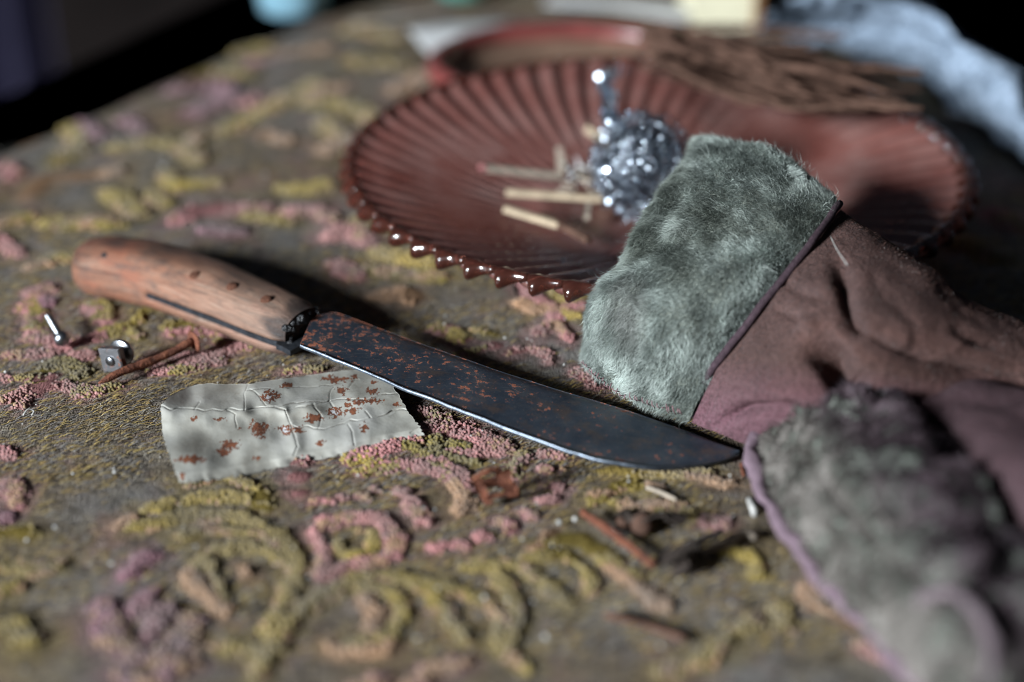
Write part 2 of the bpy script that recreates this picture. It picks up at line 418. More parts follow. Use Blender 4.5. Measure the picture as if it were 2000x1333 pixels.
def mat_thread():
    m = MT('metallic_yellow_thread', rough=0.55, spec=0.4); m.set(Base_Color=m.attr('Col', 'Color')); return m.m
M['thread'] = mat_thread()

# ------------------------------------------------------------------ the tapestry: traced motifs
# (motif, colour key, width in px, points)
ST = []
def st(motif, key, wd, *pts): ST.append((motif, key, wd, pts))
# diamond flower
st('diamond_flower', 'p', 36, (612, 1045), (655, 1022), (705, 1020), (748, 1018))
st('diamond_flower', 'p', 40, (745, 1018), (765, 1050), (775, 1085))
st('diamond_flower', 'p', 28, (775, 1092), (720, 1103), (670, 1113), (630, 1132))
st('diamond_flower', 'p', 30, (612, 1045), (632, 1080), (628, 1125))
st('diamond_flower', 'o', 17, (658, 1050), (660, 1080), (685, 1092), (728, 1082), (722, 1045), (695, 1042))
# ring of pink dots
for x, y, r in ((590, 905, 38), (583, 937, 34), (580, 967, 32), (616, 983, 22), (640, 985, 20), (672, 975, 24), (706, 971, 30), (738, 963, 30), (781, 966, 30),
                (804, 987, 30), (814, 1004, 34), (832, 1026, 22), (852, 1074, 30), (902, 1067, 36), (948, 1049, 38), (984, 1026, 32), (997, 1038, 30),
                (1030, 1001, 28), (1045, 1010, 30), (1066, 978, 34), (1088, 952, 32), (1070, 921, 30), (1092, 918, 24), (1066, 890, 26), (1092, 893, 26)):
    st('pile_dot', 'p', r, (x-4, y), (x+4, y+1))
# pink rose and olive cross beside the scrap
st('rose_motif', 'm', 44, (690, 900), (740, 885), (790, 868))
st('rose_motif', 'p', 62, (790, 870), (840, 838), (900, 840), (950, 862))
st('rose_motif', 'p', 60, (850, 905), (905, 885), (960, 872), (985, 880))
st('rose_motif', 'm', 40, (700, 925), (760, 915), (830, 915), (880, 930))
st('rose_motif', 'p', 44, (880, 920), (905, 940), (912, 960))
st('rose_motif', 'e', 36, (895, 945), (905, 975), (903, 1000))
st('rose_motif', 'm', 36, (805, 800), (850, 812), (890, 830))
st('rose_motif', 'g', 24, (792, 872), (822, 888), (870, 896), (928, 908))
st('rose_motif', 'g', 26, (842, 858), (868, 872), (915, 876))
st('rose_motif', 'g', 22, (858, 856), (852, 880), (862, 892))
# left scroll
st('scroll_leaf', 'o', 26, (368, 952), (438, 934), (490, 954), (525, 984))
st('scroll_leaf', 'o', 34, (288, 1002), (350, 985), (420, 973), (490, 977), (525, 996))
st('scroll_leaf', 'o', 34, (255, 1036), (315, 1024), (385, 1011), (455, 1013), (508, 1034), (560, 1076), (582, 1111), (562, 1164), (540, 1209), (530, 1275), (500, 1330))
st('scroll_leaf', 'e', 26, (230, 1032), (262, 1022))
st('scroll_leaf', 'oe', 26, (345, 1058), (385, 1045), (455, 1040), (508, 1050), (545, 1075))
st('scroll_leaf', 'o', 28, (567, 1104), (508, 1077), (455, 1076), (413, 1090), (395, 1112))
st('scroll_leaf', 'e', 34, (372, 1125), (398, 1160), (431, 1188), (446, 1205))
st('scroll_leaf', 'o', 16, (412, 1100), (425, 1140), (445, 1180))
st('scroll_leaf', 'e', 24, (470, 1112), (485, 1125))
st('scroll_leaf', 'oe', 40, (445, 1260), (480, 1265), (520, 1262), (545, 1230))
# right scroll and leaves
st('scroll_leaf', 'o', 34, (535, 1265), (562, 1212), (620, 1170), (690, 1141), (760, 1128), (825, 1140), (895, 1157), (955, 1178))
st('scroll_leaf', 'o', 28, (825, 1145), (862, 1182), (888, 1216), (912, 1250))
st('scroll_leaf', 'o', 34, (905, 1112), (965, 1112), (998, 1164), (1008, 1216), (985, 1270))
st('scroll_leaf', 'oe', 30, (950, 1175), (985, 1212), (985, 1262), (1020, 1300))
st('scroll_leaf', 'oe', 34, (945, 1106), (1018, 1109), (1070, 1146), (1104, 1178))
st('scroll_leaf', 'o', 34, (1058, 1064), (1123, 1054), (1160, 1075), (1195, 1104), (1240, 1130))
st('scroll_leaf', 'o', 26, (1020, 1100), (1088, 1080), (1140, 1111), (1154, 1160))
st('scroll_leaf', 'e', 30, (1195, 1110), (1263, 1164), (1298, 1192))
st('scroll_leaf', 'o', 26, (700, 1150), (760, 1158), (790, 1195), (773, 1234), (720, 1252), (667, 1262))
st('scroll_leaf', 'e', 26, (712, 1170), (735, 1200), (725, 1222))
st('scroll_leaf', 'e', 30, (640, 1262), (700, 1270), (765, 1258))
# shrimp-shaped pink blossom
st('pink_blossom', 'v', 40, (245, 1130), (275, 1105), (298, 1088))
st('pink_blossom', 'v', 40, (262, 1200), (285, 1180), (303, 1160))
st('pink_blossom', 've', 56, (206, 1185), (214, 1225), (245, 1268), (300, 1290), (350, 1262), (378, 1215))
st('pink_blossom', 'v', 44, (285, 1250), (310, 1220), (330, 1190))
st('pink_blossom', 've', 44, (230, 1320), (300, 1330), (370, 1300))
st('pink_blossom', 've', 46, (805, 1345), (850, 1310), (905, 1290))
st('pink_blossom', 've', 40, (700, 1350), (740, 1335))
# left edge
st('leaf_motif', 'o', 34, (-20, 1050), (20, 1042), (60, 1048)); st('leaf_motif', 'oe', 34, (-20, 1115), (30, 1108), (80, 1118), (120, 1110))
st('leaf_motif', 'o', 44, (-20, 1235), (25, 1225), (60, 1255)); st('leaf_motif', 'oe', 30, (-20, 1160), (30, 1150))
st('pink_blossom', 'p', 34, (0, 880), (20, 890)); st('pink_blossom', 'p', 46, (10, 950), (35, 965), (30, 985)); st('pink_blossom', 'v', 30, (-5, 1010), (10, 1015))
# around the bolt and nail
st('rose_motif', 'p', 26, (20, 690), (64, 688), (119, 676), (168, 662), (204, 650))
st('stem_motif', 'o', 26, (195, 652), (249, 638), (275, 622), (294, 601)); st('stem_motif', 'oe', 22, (250, 638), (262, 650), (270, 660))
st('rose_motif', 'g', 30, (82, 718), (123, 702), (140, 712), (168, 722), (150, 736))
st('rose_motif', 'p', 34, (148, 692), (172, 690))
st('rose_motif', 'm', 34, (10, 735), (60, 735), (78, 751), (114, 749), (159, 757), (172, 764), (230, 752))
st('rose_motif', 'p', 24, (5, 780), (40, 765), (62, 752)); st('rose_motif', 'p', 22, (40, 790), (70, 765))
st('rose_motif', 'p', 20, (100, 735), (95, 755)); st('rose_motif', 'o', 22, (72, 748), (82, 745))
st('leaf_motif', 'm', 42, (178, 598), (198, 612), (208, 628)); st('leaf_motif', 'o', 24, (200, 596), (216, 618))
st('rose_motif', 'm', 42, (50, 600), (75, 610), (70, 640), (90, 655)); st('rose_motif', 'p', 40, (68, 575), (92, 568)); st('rose_motif', 'v', 30, (85, 600), (97, 590)); st('rose_motif', 'p', 38, (62, 655), (95, 660))
st('rose_motif', 'p', 38, (294, 708), (345, 705), (420, 690), (475, 676)); st('rose_motif', 'm', 30, (300, 725), (360, 720), (430, 705))
st('stem_motif', 'o', 20, (326, 640), (360, 632), (403, 640)); st('rose_motif', 'm', 24, (330, 652), (390, 648), (440, 655)); st('rose_motif', 'm', 26, (430, 668), (490, 680))
st('rose_motif', 'm', 28, (560, 728), (590, 722), (620, 724)); st('leaf_motif', 'o', 32, (95, 512), (125, 505), (140, 510)); st('leaf_motif', 'e', 30, (60, 525), (90, 520))
# behind the knife, far left: soft repeats
far = [('o', 44, (105, 240), (150, 252), (150, 285), (112, 315)), ('e', 26, (40, 275), (70, 258)), ('p', 30, (14, 318), (30, 345)), ('e', 36, (55, 385), (90, 350), (175, 342), (238, 336)),
       ('o', 52, (217, 378), (250, 400), (275, 425)), ('oe', 50, (100, 440), (160, 440), (224, 445)), ('o', 36, (298, 385), (325, 402)), ('p', 44, (345, 435), (385, 418), (455, 414), (520, 416)),
       ('p', 40, (560, 425), (610, 415), (650, 438)), ('o', 34, (490, 428), (560, 440)), ('o', 44, (330, 345), (352, 366), (420, 364)), ('o', 44, (560, 375), (600, 378), (640, 365)),
       ('v', 34, (168, 238), (185, 262)), ('v', 32, (255, 232), (275, 250)), ('v', 46, (345, 178), (420, 166), (445, 190), (385, 218)), ('o', 40, (228, 287), (298, 280), (345, 285)), ('oe', 44, (385, 266), (368, 298), (390, 320)),
       ('o', 40, (440, 256), (525, 217), (631, 160)), ('p', 30, (480, 205), (500, 195)), ('o', 36, (370, 147), (430, 140), (490, 147)), ('e', 34, (615, 180), (670, 172)), ('o', 30, (600, 210), (640, 205)),
       ('e', 40, (640, 300), (690, 280)), ('e', 34, (520, 265), (560, 275)), ('oe', 50, (560, 190), (680, 210), (760, 260)), ('oe', 44, (640, 240), (720, 330)), ('e', 30, (560, 105), (640, 95)), ('p', 26, (500, 120), (540, 110)),
       ('p', 50, (640, 470), (690, 455), (720, 480)), ('o', 40, (700, 440), (760, 450)), ('v', 30, (400, 455), (470, 462)), ('oe', 40, (0, 440), (50, 430)), ('p', 30, (0, 470), (40, 500)), ('o', 30, (440, 105), (520, 90))]
for k, wd, *pts in far: st('faded_motif', k, wd, *pts)
# between dish and knife
st('rose_motif', 'y', 60, (735, 498), (790, 506), (850, 520)); st('rose_motif', 'oe', 40, (720, 530), (800, 540), (860, 548)); st('rose_motif', 'p', 44, (665, 520), (690, 540))
st('rose_motif', 'y', 34, (1085, 570), (1105, 585), (1135, 570), (1115, 556), (1090, 562)); st('rose_motif', 'p', 34, (1020, 560), (1045, 585), (1070, 602)); st('rose_motif', 'p', 32, (1048, 652), (1072, 640), (1085, 622), (1075, 600))
st('rose_motif', 'p', 30, (1085, 630), (1105, 655), (1112, 668)); st('rose_motif', 'p', 34, (1110, 605), (1140, 600)); st('rose_motif', 'y', 26, (1105, 618), (1125, 622)); st('rose_motif', 'e', 34, (1020, 595), (1050, 610))
st('rose_motif', 'p', 28, (998, 692), (1030, 684), (1060, 690), (1074, 706)); st('rose_motif', 'p', 36, (1130, 725), (1150, 745), (1165, 755)); st('leaf_motif', 'oe', 20, (930, 645), (965, 655)); st('leaf_motif', 'e', 40, (730, 585), (790, 575), (805, 590))
st('leaf_motif', 'm', 30, (900, 690), (960, 675)); st('leaf_motif', 'm', 34, (860, 640), (900, 660))
# right of the blade tip
st('leaf_motif', 'y', 36, (1180, 922), (1250, 928), (1320, 932), (1380, 930)); st('leaf_motif', 'oe', 34, (1160, 980), (1195, 962), (1221, 951), (1283, 957)); st('leaf_motif', 'oe', 36, (1205, 990), (1260, 1000), (1335, 996))
st('leaf_motif', 'o', 36, (1265, 1030), (1310, 1022), (1350, 1012)); st('pink_blossom', 'p', 38, (1385, 1030), (1410, 1032)); st('leaf_motif', 'e', 30, (1340, 935), (1400, 948), (1430, 952))
st('leaf_motif', 'm', 34, (1020, 895), (1000, 930)); st('leaf_motif', 'e', 30, (1080, 1045), (1050, 1072))
st('pink_blossom', 'e', 52, (1585, 1160), (1600, 1180)); st('pink_blossom', 'e', 50, (1640, 1195), (1680, 1220)); st('pink_blossom', 'p', 50, (1700, 1265), (1740, 1285)); st('leaf_motif', 'o', 40, (1520, 1190), (1530, 1225)); st('leaf_motif', 'oe', 30, (1400, 1085), (1470, 1100), (1480, 1130))
st('leaf_motif', 'oe', 34, (1440, 1240), (1480, 1220)); st('leaf_motif', 'oe', 40, (1300, 1310), (1380, 1290), (1420, 1260))
# around the dish, right
for k, wd, *pts in [('oe', 50, (1880, 470), (1950, 500)), ('m', 60, (1950, 420), (2020, 440)), ('o', 50, (700, 120), (780, 130)), ('oe', 50, (690, 60), (770, 75)), ('e', 50, (780, 180), (840, 150))]:
    st('faded_motif', k, wd, *pts)

PALET = dict(p=(0.42, 0.185, 0.18), o=(0.27, 0.195, 0.042), y=(0.42, 0.30, 0.085), e=(0.38, 0.22, 0.125), v=(0.25, 0.12, 0.145), g=(0.19, 0.145, 0.03))
SEC = dict(p='p', o='o', y='y', e='e', v='v', g='g', m='o', oe='e', ve='e')
PRI = dict(p='p', o='o', y='y', e='e', v='v', g='g', m='p', oe='o', ve='v')

def stroke_world(s):
    motif, key, wd, pts = s
    W = Ps([(x, y, 0.0) for x, y in pts])[:, :2]
    d = np.hypot(np.hypot(W[:, 0], W[:, 1]), H).mean()
    # finer polyline through the traced points
    if len(W) > 2: W = cr_axis(W, len(W)*4)
    return W, wd*(1.12 if motif == 'pile_dot' else 1.5 if motif == 'scroll_leaf' else 1.36)/2/FPX*d
SW = [stroke_world(s) for s in ST]
SCRAP_AREA = [(318, 795), (345, 768), (400, 752), (490, 752), (640, 732), (745, 724), (790, 775), (822, 842), (740, 862), (640, 888), (530, 910), (430, 928), (355, 935)]
def inpoly(p, poly):
    c = np.zeros(len(p), bool); m = len(poly)
    for k in range(m):
        (x1, y1), (x2, y2) = poly[k], poly[(k+1) % m]
        c ^= ((y1 > p[:, 1]) != (y2 > p[:, 1])) & (p[:, 0] < (x2-x1)*(p[:, 1]-y1)/((y2-y1) or 1e-9)+x1)
    return c
def field(q):
    """for points q: stroke index (-1 = none), inner depth 0..1, half width"""
    n = len(q); idx = np.full(n, -1); dep = np.zeros(n); hw = np.zeros(n)
    wob = (fbm(q, 200, 3, 5)-0.5)*0.0052
    pr = proj(np.concatenate([q, np.zeros((n, 1))], 1)); under = inpoly(pr, SCRAP_AREA)
    for k, (W, r) in enumerate(SW):
        lo = W.min(0)-r*1.6; hi = W.max(0)+r*1.6
        s = np.where((q[:, 0] > lo[0]) & (q[:, 0] < hi[0]) & (q[:, 1] > lo[1]) & (q[:, 1] < hi[1]))[0]
        if not len(s): continue
        d, t = polydist(q[s], W)
        taper = r*(0.72+0.28*np.sqrt(np.clip(4*t*(1-t)*2.0, 0, 1))) if len(W) > 3 else r
        e = 1-(d+wob[s])/taper
        inn = e > 0
        better = inn & ((e > dep[s]) | (ST[k][1] == 'g'))
        ss = s[better]; idx[ss] = k; dep[ss] = e[better]; hw[ss] = r
    idx[under] = -1; dep[under] = 0
    return idx, np.clip(dep, 0, 1), hw

def halo(q):
    """plain grey channel woven round each motif: 1 next to a stroke, fading out"""
    h = np.zeros(len(q)); hi_ = np.full(len(q), -1); wob = (fbm(q, 90, 2, 6)-0.5)*0.008
    for kk, (W, r) in enumerate(SW):
        m = r+0.006; lo = W.min(0)-m; hi = W.max(0)+m
        s = np.where((q[:, 0] > lo[0]) & (q[:, 0] < hi[0]) & (q[:, 1] > lo[1]) & (q[:, 1] < hi[1]))[0]
        if len(s):
            d, t = polydist(q[s], W); e = np.clip(1-(d+wob[s]-r)/0.005, 0, 1); b = e > h[s]; h[s[b]] = e[b]; hi_[s[b]] = kk
    return h, hi_
# table outline: two straight stretches of its edge (far left, far right)
def line_of(a, b):
    a = P(*a)[:2]; b = P(*b)[:2]; d = (b-a)/np.linalg.norm(b-a); return a, np.array([d[1], -d[0]])   # normal to the right of a->b
EDGES = [line_of((0, 272), (512, 58)), line_of((1690, 30), (2060, 330))]
cen = np.array([0.1, 0.7])
EDGES = [(a, n if (cen-a)@n > 0 else -n) for a, n in EDGES]
def edge_dist(q):
    return np.min([(q-a)@n for a, n in EDGES], axis=0)
def relief(q):
    return (fbm(q, 9, 3, 11)-0.5)*0.0045 + (fbm(q, 45, 2, 12)-0.5)*0.0014
def ground_z(x, y):
    q = np.array([[x, y]]); i, d, h = field(q)
    return float(relief(q)[0] + (0.0012*min(1, d[0]*1.5) if i[0] >= 0 else 0))

def seg(a, b, s): return np.arange(a, b, s)
xs = np.concatenate([seg(-0.85, -0.30, 0.007), seg(-0.30, -0.20, 0.0025), seg(-0.20, 0.20, 0.00115), seg(0.20, 0.32, 0.003), seg(0.32, 0.95, 0.008)])
ys = np.concatenate([seg(0.26, 0.35, 0.004), seg(0.35, 0.40, 0.002), seg(0.40, 0.66, 0.00115), seg(0.66, 0.80, 0.003), seg(0.80, 1.75, 0.009)])
X, Y = np.meshgrid(xs, ys, indexing='ij'); Q = np.stack([X.ravel(), Y.ravel()], 1)
idx, dep, hw = field(Q)
Z = relief(Q) + np.where(idx >= 0, 0.0010*np.clip(dep*1.5, 0, 1), 0)
hal, hali = halo(Q); ed = edge_dist(Q); R = 0.02
inside = ed > -0.03
for a, n in EDGES:
    d = (Q-a)@n; o = d < 0
    Q[o] = Q[o] - d[o][:, None]*n*0.98
    Z = np.where(d < R, Z - R*(1-np.sqrt(np.clip(1-((R-np.clip(d, 0, R))/R)**2, 0, 1))), Z); Z = np.where(o, Z + d*4.0, Z)
F = grid_faces(len(xs), len(ys))
F = F[inside[F].all(1)]
used = np.zeros(len(Q), bool); used[F.ravel()] = True; remap = np.cumsum(used)-1
colr = np.zeros((len(Q), 3)); pil = np.zeros(len(Q))
for k in range(len(ST)):
    s = idx == k
    if s.any(): colr[s] = np.array(PALET[PRI[ST[k][1]]])*0.55; pil[s] = np.clip(dep[s]*4, 0, 1)*0.9
for k in range(len(ST)):
    s = (idx < 0) & (hali == k)
    if s.any(): colr[s] = np.array(PALET[PRI[ST[k][1]]])*0.62+np.array((0.05, 0.045, 0.04))
tap = empty('tapestry_cover', (0, 0.6, 0), 'worn grey tapestry cover with raised pink and olive pile scrolls, spread over the table', 'tapestry')
gs = obj('woven_ground', np.concatenate([Q, Z[:, None]], 1)[used], remap[F], M['cloth'], tap, attrs={'Col': colr[used], 'pile': pil[used], 'halo': hal[used]})

# pile tufts
def hexgrid(x0, x1, y0, y1, s):
    gx = np.arange(x0, x1, s); gy = np.arange(y0, y1, s*0.866)
    A, B = np.meshgrid(gx, gy, indexing='ij'); A = A + (np.arange(len(gy)) % 2)[None, :]*s/2
    q = np.stack([A.ravel(), B.ravel()], 1); return q + rng.normal(0, s*0.16, q.shape)
zones = [(-0.30, 0.34, 0.30, 0.40, 0.0017), (-0.30, 0.30, 0.40, 0.62, 0.00108), (-0.38, 0.36, 0.62, 0.76, 0.002), (-0.6, 0.5, 0.76, 1.45, 0.0034)]
TQ, TS = [], []
for z in zones:
    q = hexgrid(*z); TQ.append(q); TS.append(np.full(len(q), z[4]))
TQ = np.concatenate(TQ); TS = np.concatenate(TS)
ti, td, th = field(TQ); k = (ti >= 0) & (td > 0.02+rng.random(len(td))**2*0.42) & (edge_dist(TQ) > 0.012); TQ, TS, ti, td, th = TQ[k], TS[k], ti[k], td[k], th[k]
wear = fbm(TQ, 30, 3, 21); k = wear+rng.normal(0, 0.05, len(wear)) > 0.30
TQ, TS, ti, td, th = TQ[k], TS[k], ti[k], td[k], th[k]
tz = relief(TQ) + 0.0010*np.clip(td*1.5, 0, 1)
nt = len(TQ)
mixn = fbm(TQ, 170, 2, 31) + rng.normal(0, 0.10, nt)
tc = np.zeros((nt, 3))
for kk in range(len(ST)):
    s = ti == kk
    if not s.any(): continue
    key = ST[kk][1]; a = np.array(PALET[PRI[key]]); b = np.array(PALET[SEC[key]])
    if key in ('oe', 've', 'm'): fsel = (mixn[s] > (0.50 if key != 'oe' else 0.53)).astype(float)
    elif key == 'o': b = np.array(PALET['e']); fsel = ((mixn[s] > 0.52) & (td[s] < 0.45)).astype(float)
    elif key == 'p': b = np.array(PALET['e']); fsel = ((mixn[s] > 0.66)).astype(float)
    else: fsel = np.zeros(s.sum())
    tc[s] = a+(b-a)*fsel[:, None]
tc *= rng.normal(1, 0.13, (nt, 1)).clip(0.6, 1.5)*(0.62+0.7*fbm(TQ, 55, 3, 41))[:, None]
fade = np.clip((fbm(TQ, 33, 3, 43)-0.45)*3, 0, 0.28)[:, None]; tc = tc*(1-fade)+np.array((0.19, 0.155, 0.12))*fade
ang = np.linspace(0, 2*math.pi, 6, endpoint=False)
ring = np.stack([np.cos(ang), np.sin(ang)], 1)
rad = TS*rng.uniform(0.48, 0.78, nt); hgt = np.minimum(TS, 0.0014)*rng.uniform(0.3, 0.9, nt)*np.clip(0.45+td*1.3, 0, 1.1)
lean = rng.normal(0, 0.3, (nt, 2))*rad[:, None]
def dome(sel):
    q, z, r, h, l = TQ[sel], tz[sel], rad[sel], hgt[sel], lean[sel]; n = len(q)
    V = np.zeros((n, 13, 3))
    V[:, :6, :2] = q[:, None]+ring[None]*r[:, None, None]*0.92; V[:, :6, 2] = (z-0.0005)[:, None]
    V[:, 6:12, :2] = (q+l*0.7)[:, None]+ring[None]*r[:, None, None]*0.86; V[:, 6:12, 2] = (z+h*0.6)[:, None]
    V[:, 12, :2] = q+l; V[:, 12, 2] = z+h
    b = (np.arange(n)*13)[:, None]
    quads = np.concatenate([b+np.array([[j, (j+1) % 6, 6+(j+1) % 6, 6+j]]) for j in range(6)])
    tris = np.concatenate([b+np.array([[6+j, 6+(j+1) % 6, 12]]) for j in range(6)])
    return V.reshape(-1, 3), [quads, tris], np.repeat(tc[sel], 13, 0)
# one part per dot; other motifs one part per traced cluster
mot = np.array([s[0] for s in ST])
clusters = {}
cid = 0; prev = None
for kk, s in enumerate(ST):
    if s[0] == 'pile_dot': key = ('pile_dot', kk)
    else:
        c = np.array(s[3]).mean(0); key = (s[0], int(c[0]//420), int(c[1]//300))
    clusters.setdefault(key, []).append(kk)
for key, lst in clusters.items():
    sel = np.isin(ti, lst)
    if sel.sum() < 6: continue
    V, Fq, C = dome(sel)
    obj(key[0], V, Fq, M['pile'], tap, attrs={'Col': C}, kind='stuff')
# stray yellow weft threads of the ground weave, in the sharp zone
nth = 60000
q = np.stack([rng.uniform(-0.30, 0.26, nth), rng.uniform(0.38, 0.66, nth)], 1)
i2, d2, _ = field(q); pn = fbm(q, 38, 3, 51)
k = (i2 < 0) & (pn+rng.normal(0, 0.06, nth)-0.10*halo(q)[0] > 0.43); q = q[k]; n = len(q)
an = math.radians(24)+rng.normal(0, 0.16, n); L = rng.uniform(0.0016, 0.0048, n); wd = rng.uniform(0.00012, 0.00022, n)
dv = np.stack([np.cos(an), np.sin(an)], 1); pv = np.stack([-dv[:, 1], dv[:, 0]], 1)
V = np.zeros((n, 6, 3)); lift = rng.uniform(0.0003, 0.0009, n)
for s, t in enumerate((-0.5, 0.0, 0.5)):
    c = q+dv*(L*t)[:, None]
    for e in (0, 1):
        V[:, s*2+e, :2] = c+pv*(wd*(1 if e else -1))[:, None]; V[:, s*2+e, 2] = relief(c)+(lift if s == 1 else 0.00005)
b = (np.arange(n)*6)[:, None]
Fq = np.concatenate([b+np.array([[0, 1, 3, 2]]), b+np.array([[2, 3, 5, 4]])])
pal = np.array([(0.42, 0.31, 0.12), (0.34, 0.23, 0.09), (0.30, 0.27, 0.22), (0.22, 0.20, 0.19), (0.10, 0.08, 0.06)])
C = pal[rng.choice(5, n, p=[0.22, 0.20, 0.20, 0.22, 0.16])]*rng.uniform(0.7, 1.2, (n, 1))
obj('weft_thread', V.reshape(-1, 3), [Fq], M['thread'], tap, smooth=False, attrs={'Col': np.repeat(C, 6, 0)}, kind='stuff')

# table under the cover, floor and what stands in the dark behind
def box(c, s, rz=0.0):
    c = np.asarray(c, float); s = np.asarray(s, float)/2
    V = np.array([[x, y, z] for x in (-1, 1) for y in (-1, 1) for z in (-1, 1)], float)*s
    R2 = np.array([[math.cos(rz), -math.sin(rz), 0], [math.sin(rz), math.cos(rz), 0], [0, 0, 1]])
    return V@R2.T + c, [(0, 1, 3, 2), (4, 6, 7, 5), (0, 4, 5, 1), (2, 3, 7, 6), (0, 2, 6, 4), (1, 5, 7, 3)]
a0, n0 = EDGES[0]; a1, n1 = EDGES[1]
def isect(a, n, y): d = np.array([n[1], -n[0]]); t = (y-a[1])/d[1]; return a+d*t
y0 = 0.27; y1 = 1.72
def xa(a, n, y): return isect(a, n, y)[0]
yl = a0[1] + (-0.84-a0[0])*(-n0[0]/n0[1])
pl = [(-0.84, y0), (0.94, y0), (0.94, a1[1]+(0.94-a1[0])*(-n1[0]/n1[1])), (xa(a1, n1, y1), y1), (xa(a0, n0, y1), y1), (-0.84, yl)]
cpl = np.mean(pl, 0); pl = [tuple(cpl+(np.array(p)-cpl)*0.93) for p in pl]
V = np.array([(x, y, z) for z in (-0.05, -0.018) for x, y in pl]); n6 = len(pl)
Fc = [tuple(range(n6))[::-1], tuple(range(n6, 2*n6))]+[(j, (j+1) % n6, n6+(j+1) % n6, n6+j) for j in range(n6)]
tb = empty('table', (0.1, 0.9, -0.72), 'dark wooden table carrying the tapestry cover and all the things on it', 'table')
obj('tabletop', V, Fc, M['tablewood'], tb, smooth=False)
for p in pl[1:5]:
    pp = cpl+(np.array(p)-cpl)*0.85
    v, f = box((pp[0], pp[1], -0.385), (0.06, 0.06, 0.67)); obj('leg', v, f, M['tablewood'], tb, smooth=False)
v, f = box((0, 2.0, -0.76), (9, 9, 0.08)); obj('floor', v, f, M['floor'], smooth=False, kind='structure')
v, f = box((0, 5.2, 0.7), (10, 0.1, 3.0)); obj('wall', v, f, M['floor'], smooth=False, kind='structure')
# dusky curtain hanging behind the far left corner
u = np.linspace(0, 1, 60); cu = P(232, 160, -0.3); 
base = np.array([-0.86, 2.3]); G = np.zeros((60, 2, 3))
for j, z in enumerate((-0.72, 1.3)):
    G[:, j, 0] = base[0]+u*0.20; G[:, j, 1] = base[1]+0.03*np.sin(u*22)+u*0.05; G[:, j, 2] = z
G2 = G.copy(); G2[:, :, 1] += 0.004
Vc = np.concatenate([G.reshape(-1, 3), G2.reshape(-1, 3)]); f1 = grid_faces(60, 2); 
obj('curtain', Vc, [np.concatenate([f1, f1[:, ::-1]+120])], M['curtain'], label='dim violet curtain hanging in the dark behind the table edge', cat='curtain')

# ------------------------------------------------------------------ knife
kroot = empty('kitchen_knife', P(600, 650, 0.0), 'old rust-spotted kitchen knife with worn wooden handle lying across the tapestry', 'knife')
SPN = [(612, 622), (628, 613), (655, 611), (690, 622), (740, 641), (800, 664), (900, 699), (1000, 734), (1100, 765), (1200, 795), (1300, 829), (1380, 858), (1425, 876), (1443, 886)]
EDG = [(585, 678), (600, 684), (622, 693), (660, 708), (712, 728), (790, 762), (890, 801), (990, 841), (1095, 879), (1185, 905), (1270, 917), (1350, 912), (1410, 902), (1444, 888)]
def zb(u): return 0.0125*(1-u)**1.1 + 0.0035
NB = 90
us = np.linspace(0, 1, len(SPN))
S = cr_axis(np.array([P(x, y, zb((x-600)/845)) for x, y in SPN]), NB)
E = cr_axis(np.array([P(x, y, zb((x-600)/845)-0.0006) for x, y in EDG]), NB); E[:, 1] += (vnoise(E[:, :2], 320, 14)-0.5)*0.0007
al = np.linspace(0, 1, NB)
al = np.clip((proj((S+E)/2)[:, 0]-600)/845, 0, 1)
bev = 0.964
NV = 22
rows = []; ac = []
for v in np.linspace(0, bev, NV):
    rows.append(S+(E-S)*v + np.array([0, 0, 1])*((0.0011*(1-v)+0.00035*v) + 0.0007*math.exp(-((v-0.06)/0.07)**2)*-1)[None] if False else S+(E-S)*v+np.array([0, 0, 0.0011*(1-v)+0.00035*v - 0.0010*max(0, 0.12-v)/0.12 + 0.0004*math.sin(v*math.pi)])); ac.append(np.full(NB, v))
T = np.stack(rows, 1); A2 = np.stack(ac, 1)
T[..., 2] += (fbm(T[..., :2].reshape(-1, 2), 60, 2, 3).reshape(T.shape[:2])-0.5)*0.0005
bot = np.stack([S+np.array([0, 0, -0.0011]), S+(E-S)*bev+np.array([0, 0, -0.0003])], 1)
V = np.concatenate([T.reshape(-1, 3), bot.reshape(-1, 3)]); o = NB*NV
F1 = grid_faces(NB, NV, True); F2 = grid_faces(NB, 2)+o
i = np.arange(NB-1)
F3 = np.stack([i*NV, (i+1)*NV, o+(i+1)*2, o+i*2], 1)
F4 = np.stack([i*NV+NV-1, o+i*2+1, o+(i+1)*2+1, (i+1)*NV+NV-1], 1)
Fh = [tuple([*range(NV)]+[o+1, o])]
blade = obj('blade', V, [F1, F2, F3, F4, np.array([[0, NV-1, o+1, o]])], M['blade'], kroot, attrs={'along': np.concatenate([np.repeat(al, NV), np.repeat(al, 2)]), 'across': np.concatenate([A2.ravel(), np.tile([0.0, 1.0], NB)])})
top = T[:, -1]; edge = E+np.array([0, 0, -0.0004]); botb = bot[:, 1]
V = np.concatenate([top, edge, botb]); F1 = np.stack([i, i+1, NB+i+1, NB+i], 1)[:, ::-1]; F2 = np.stack([NB+i, NB+i+1, 2*NB+i+1, 2*NB+i], 1)[:, ::-1]
obj('cutting_edge', V, [F1, F2], M['edge'], blade)
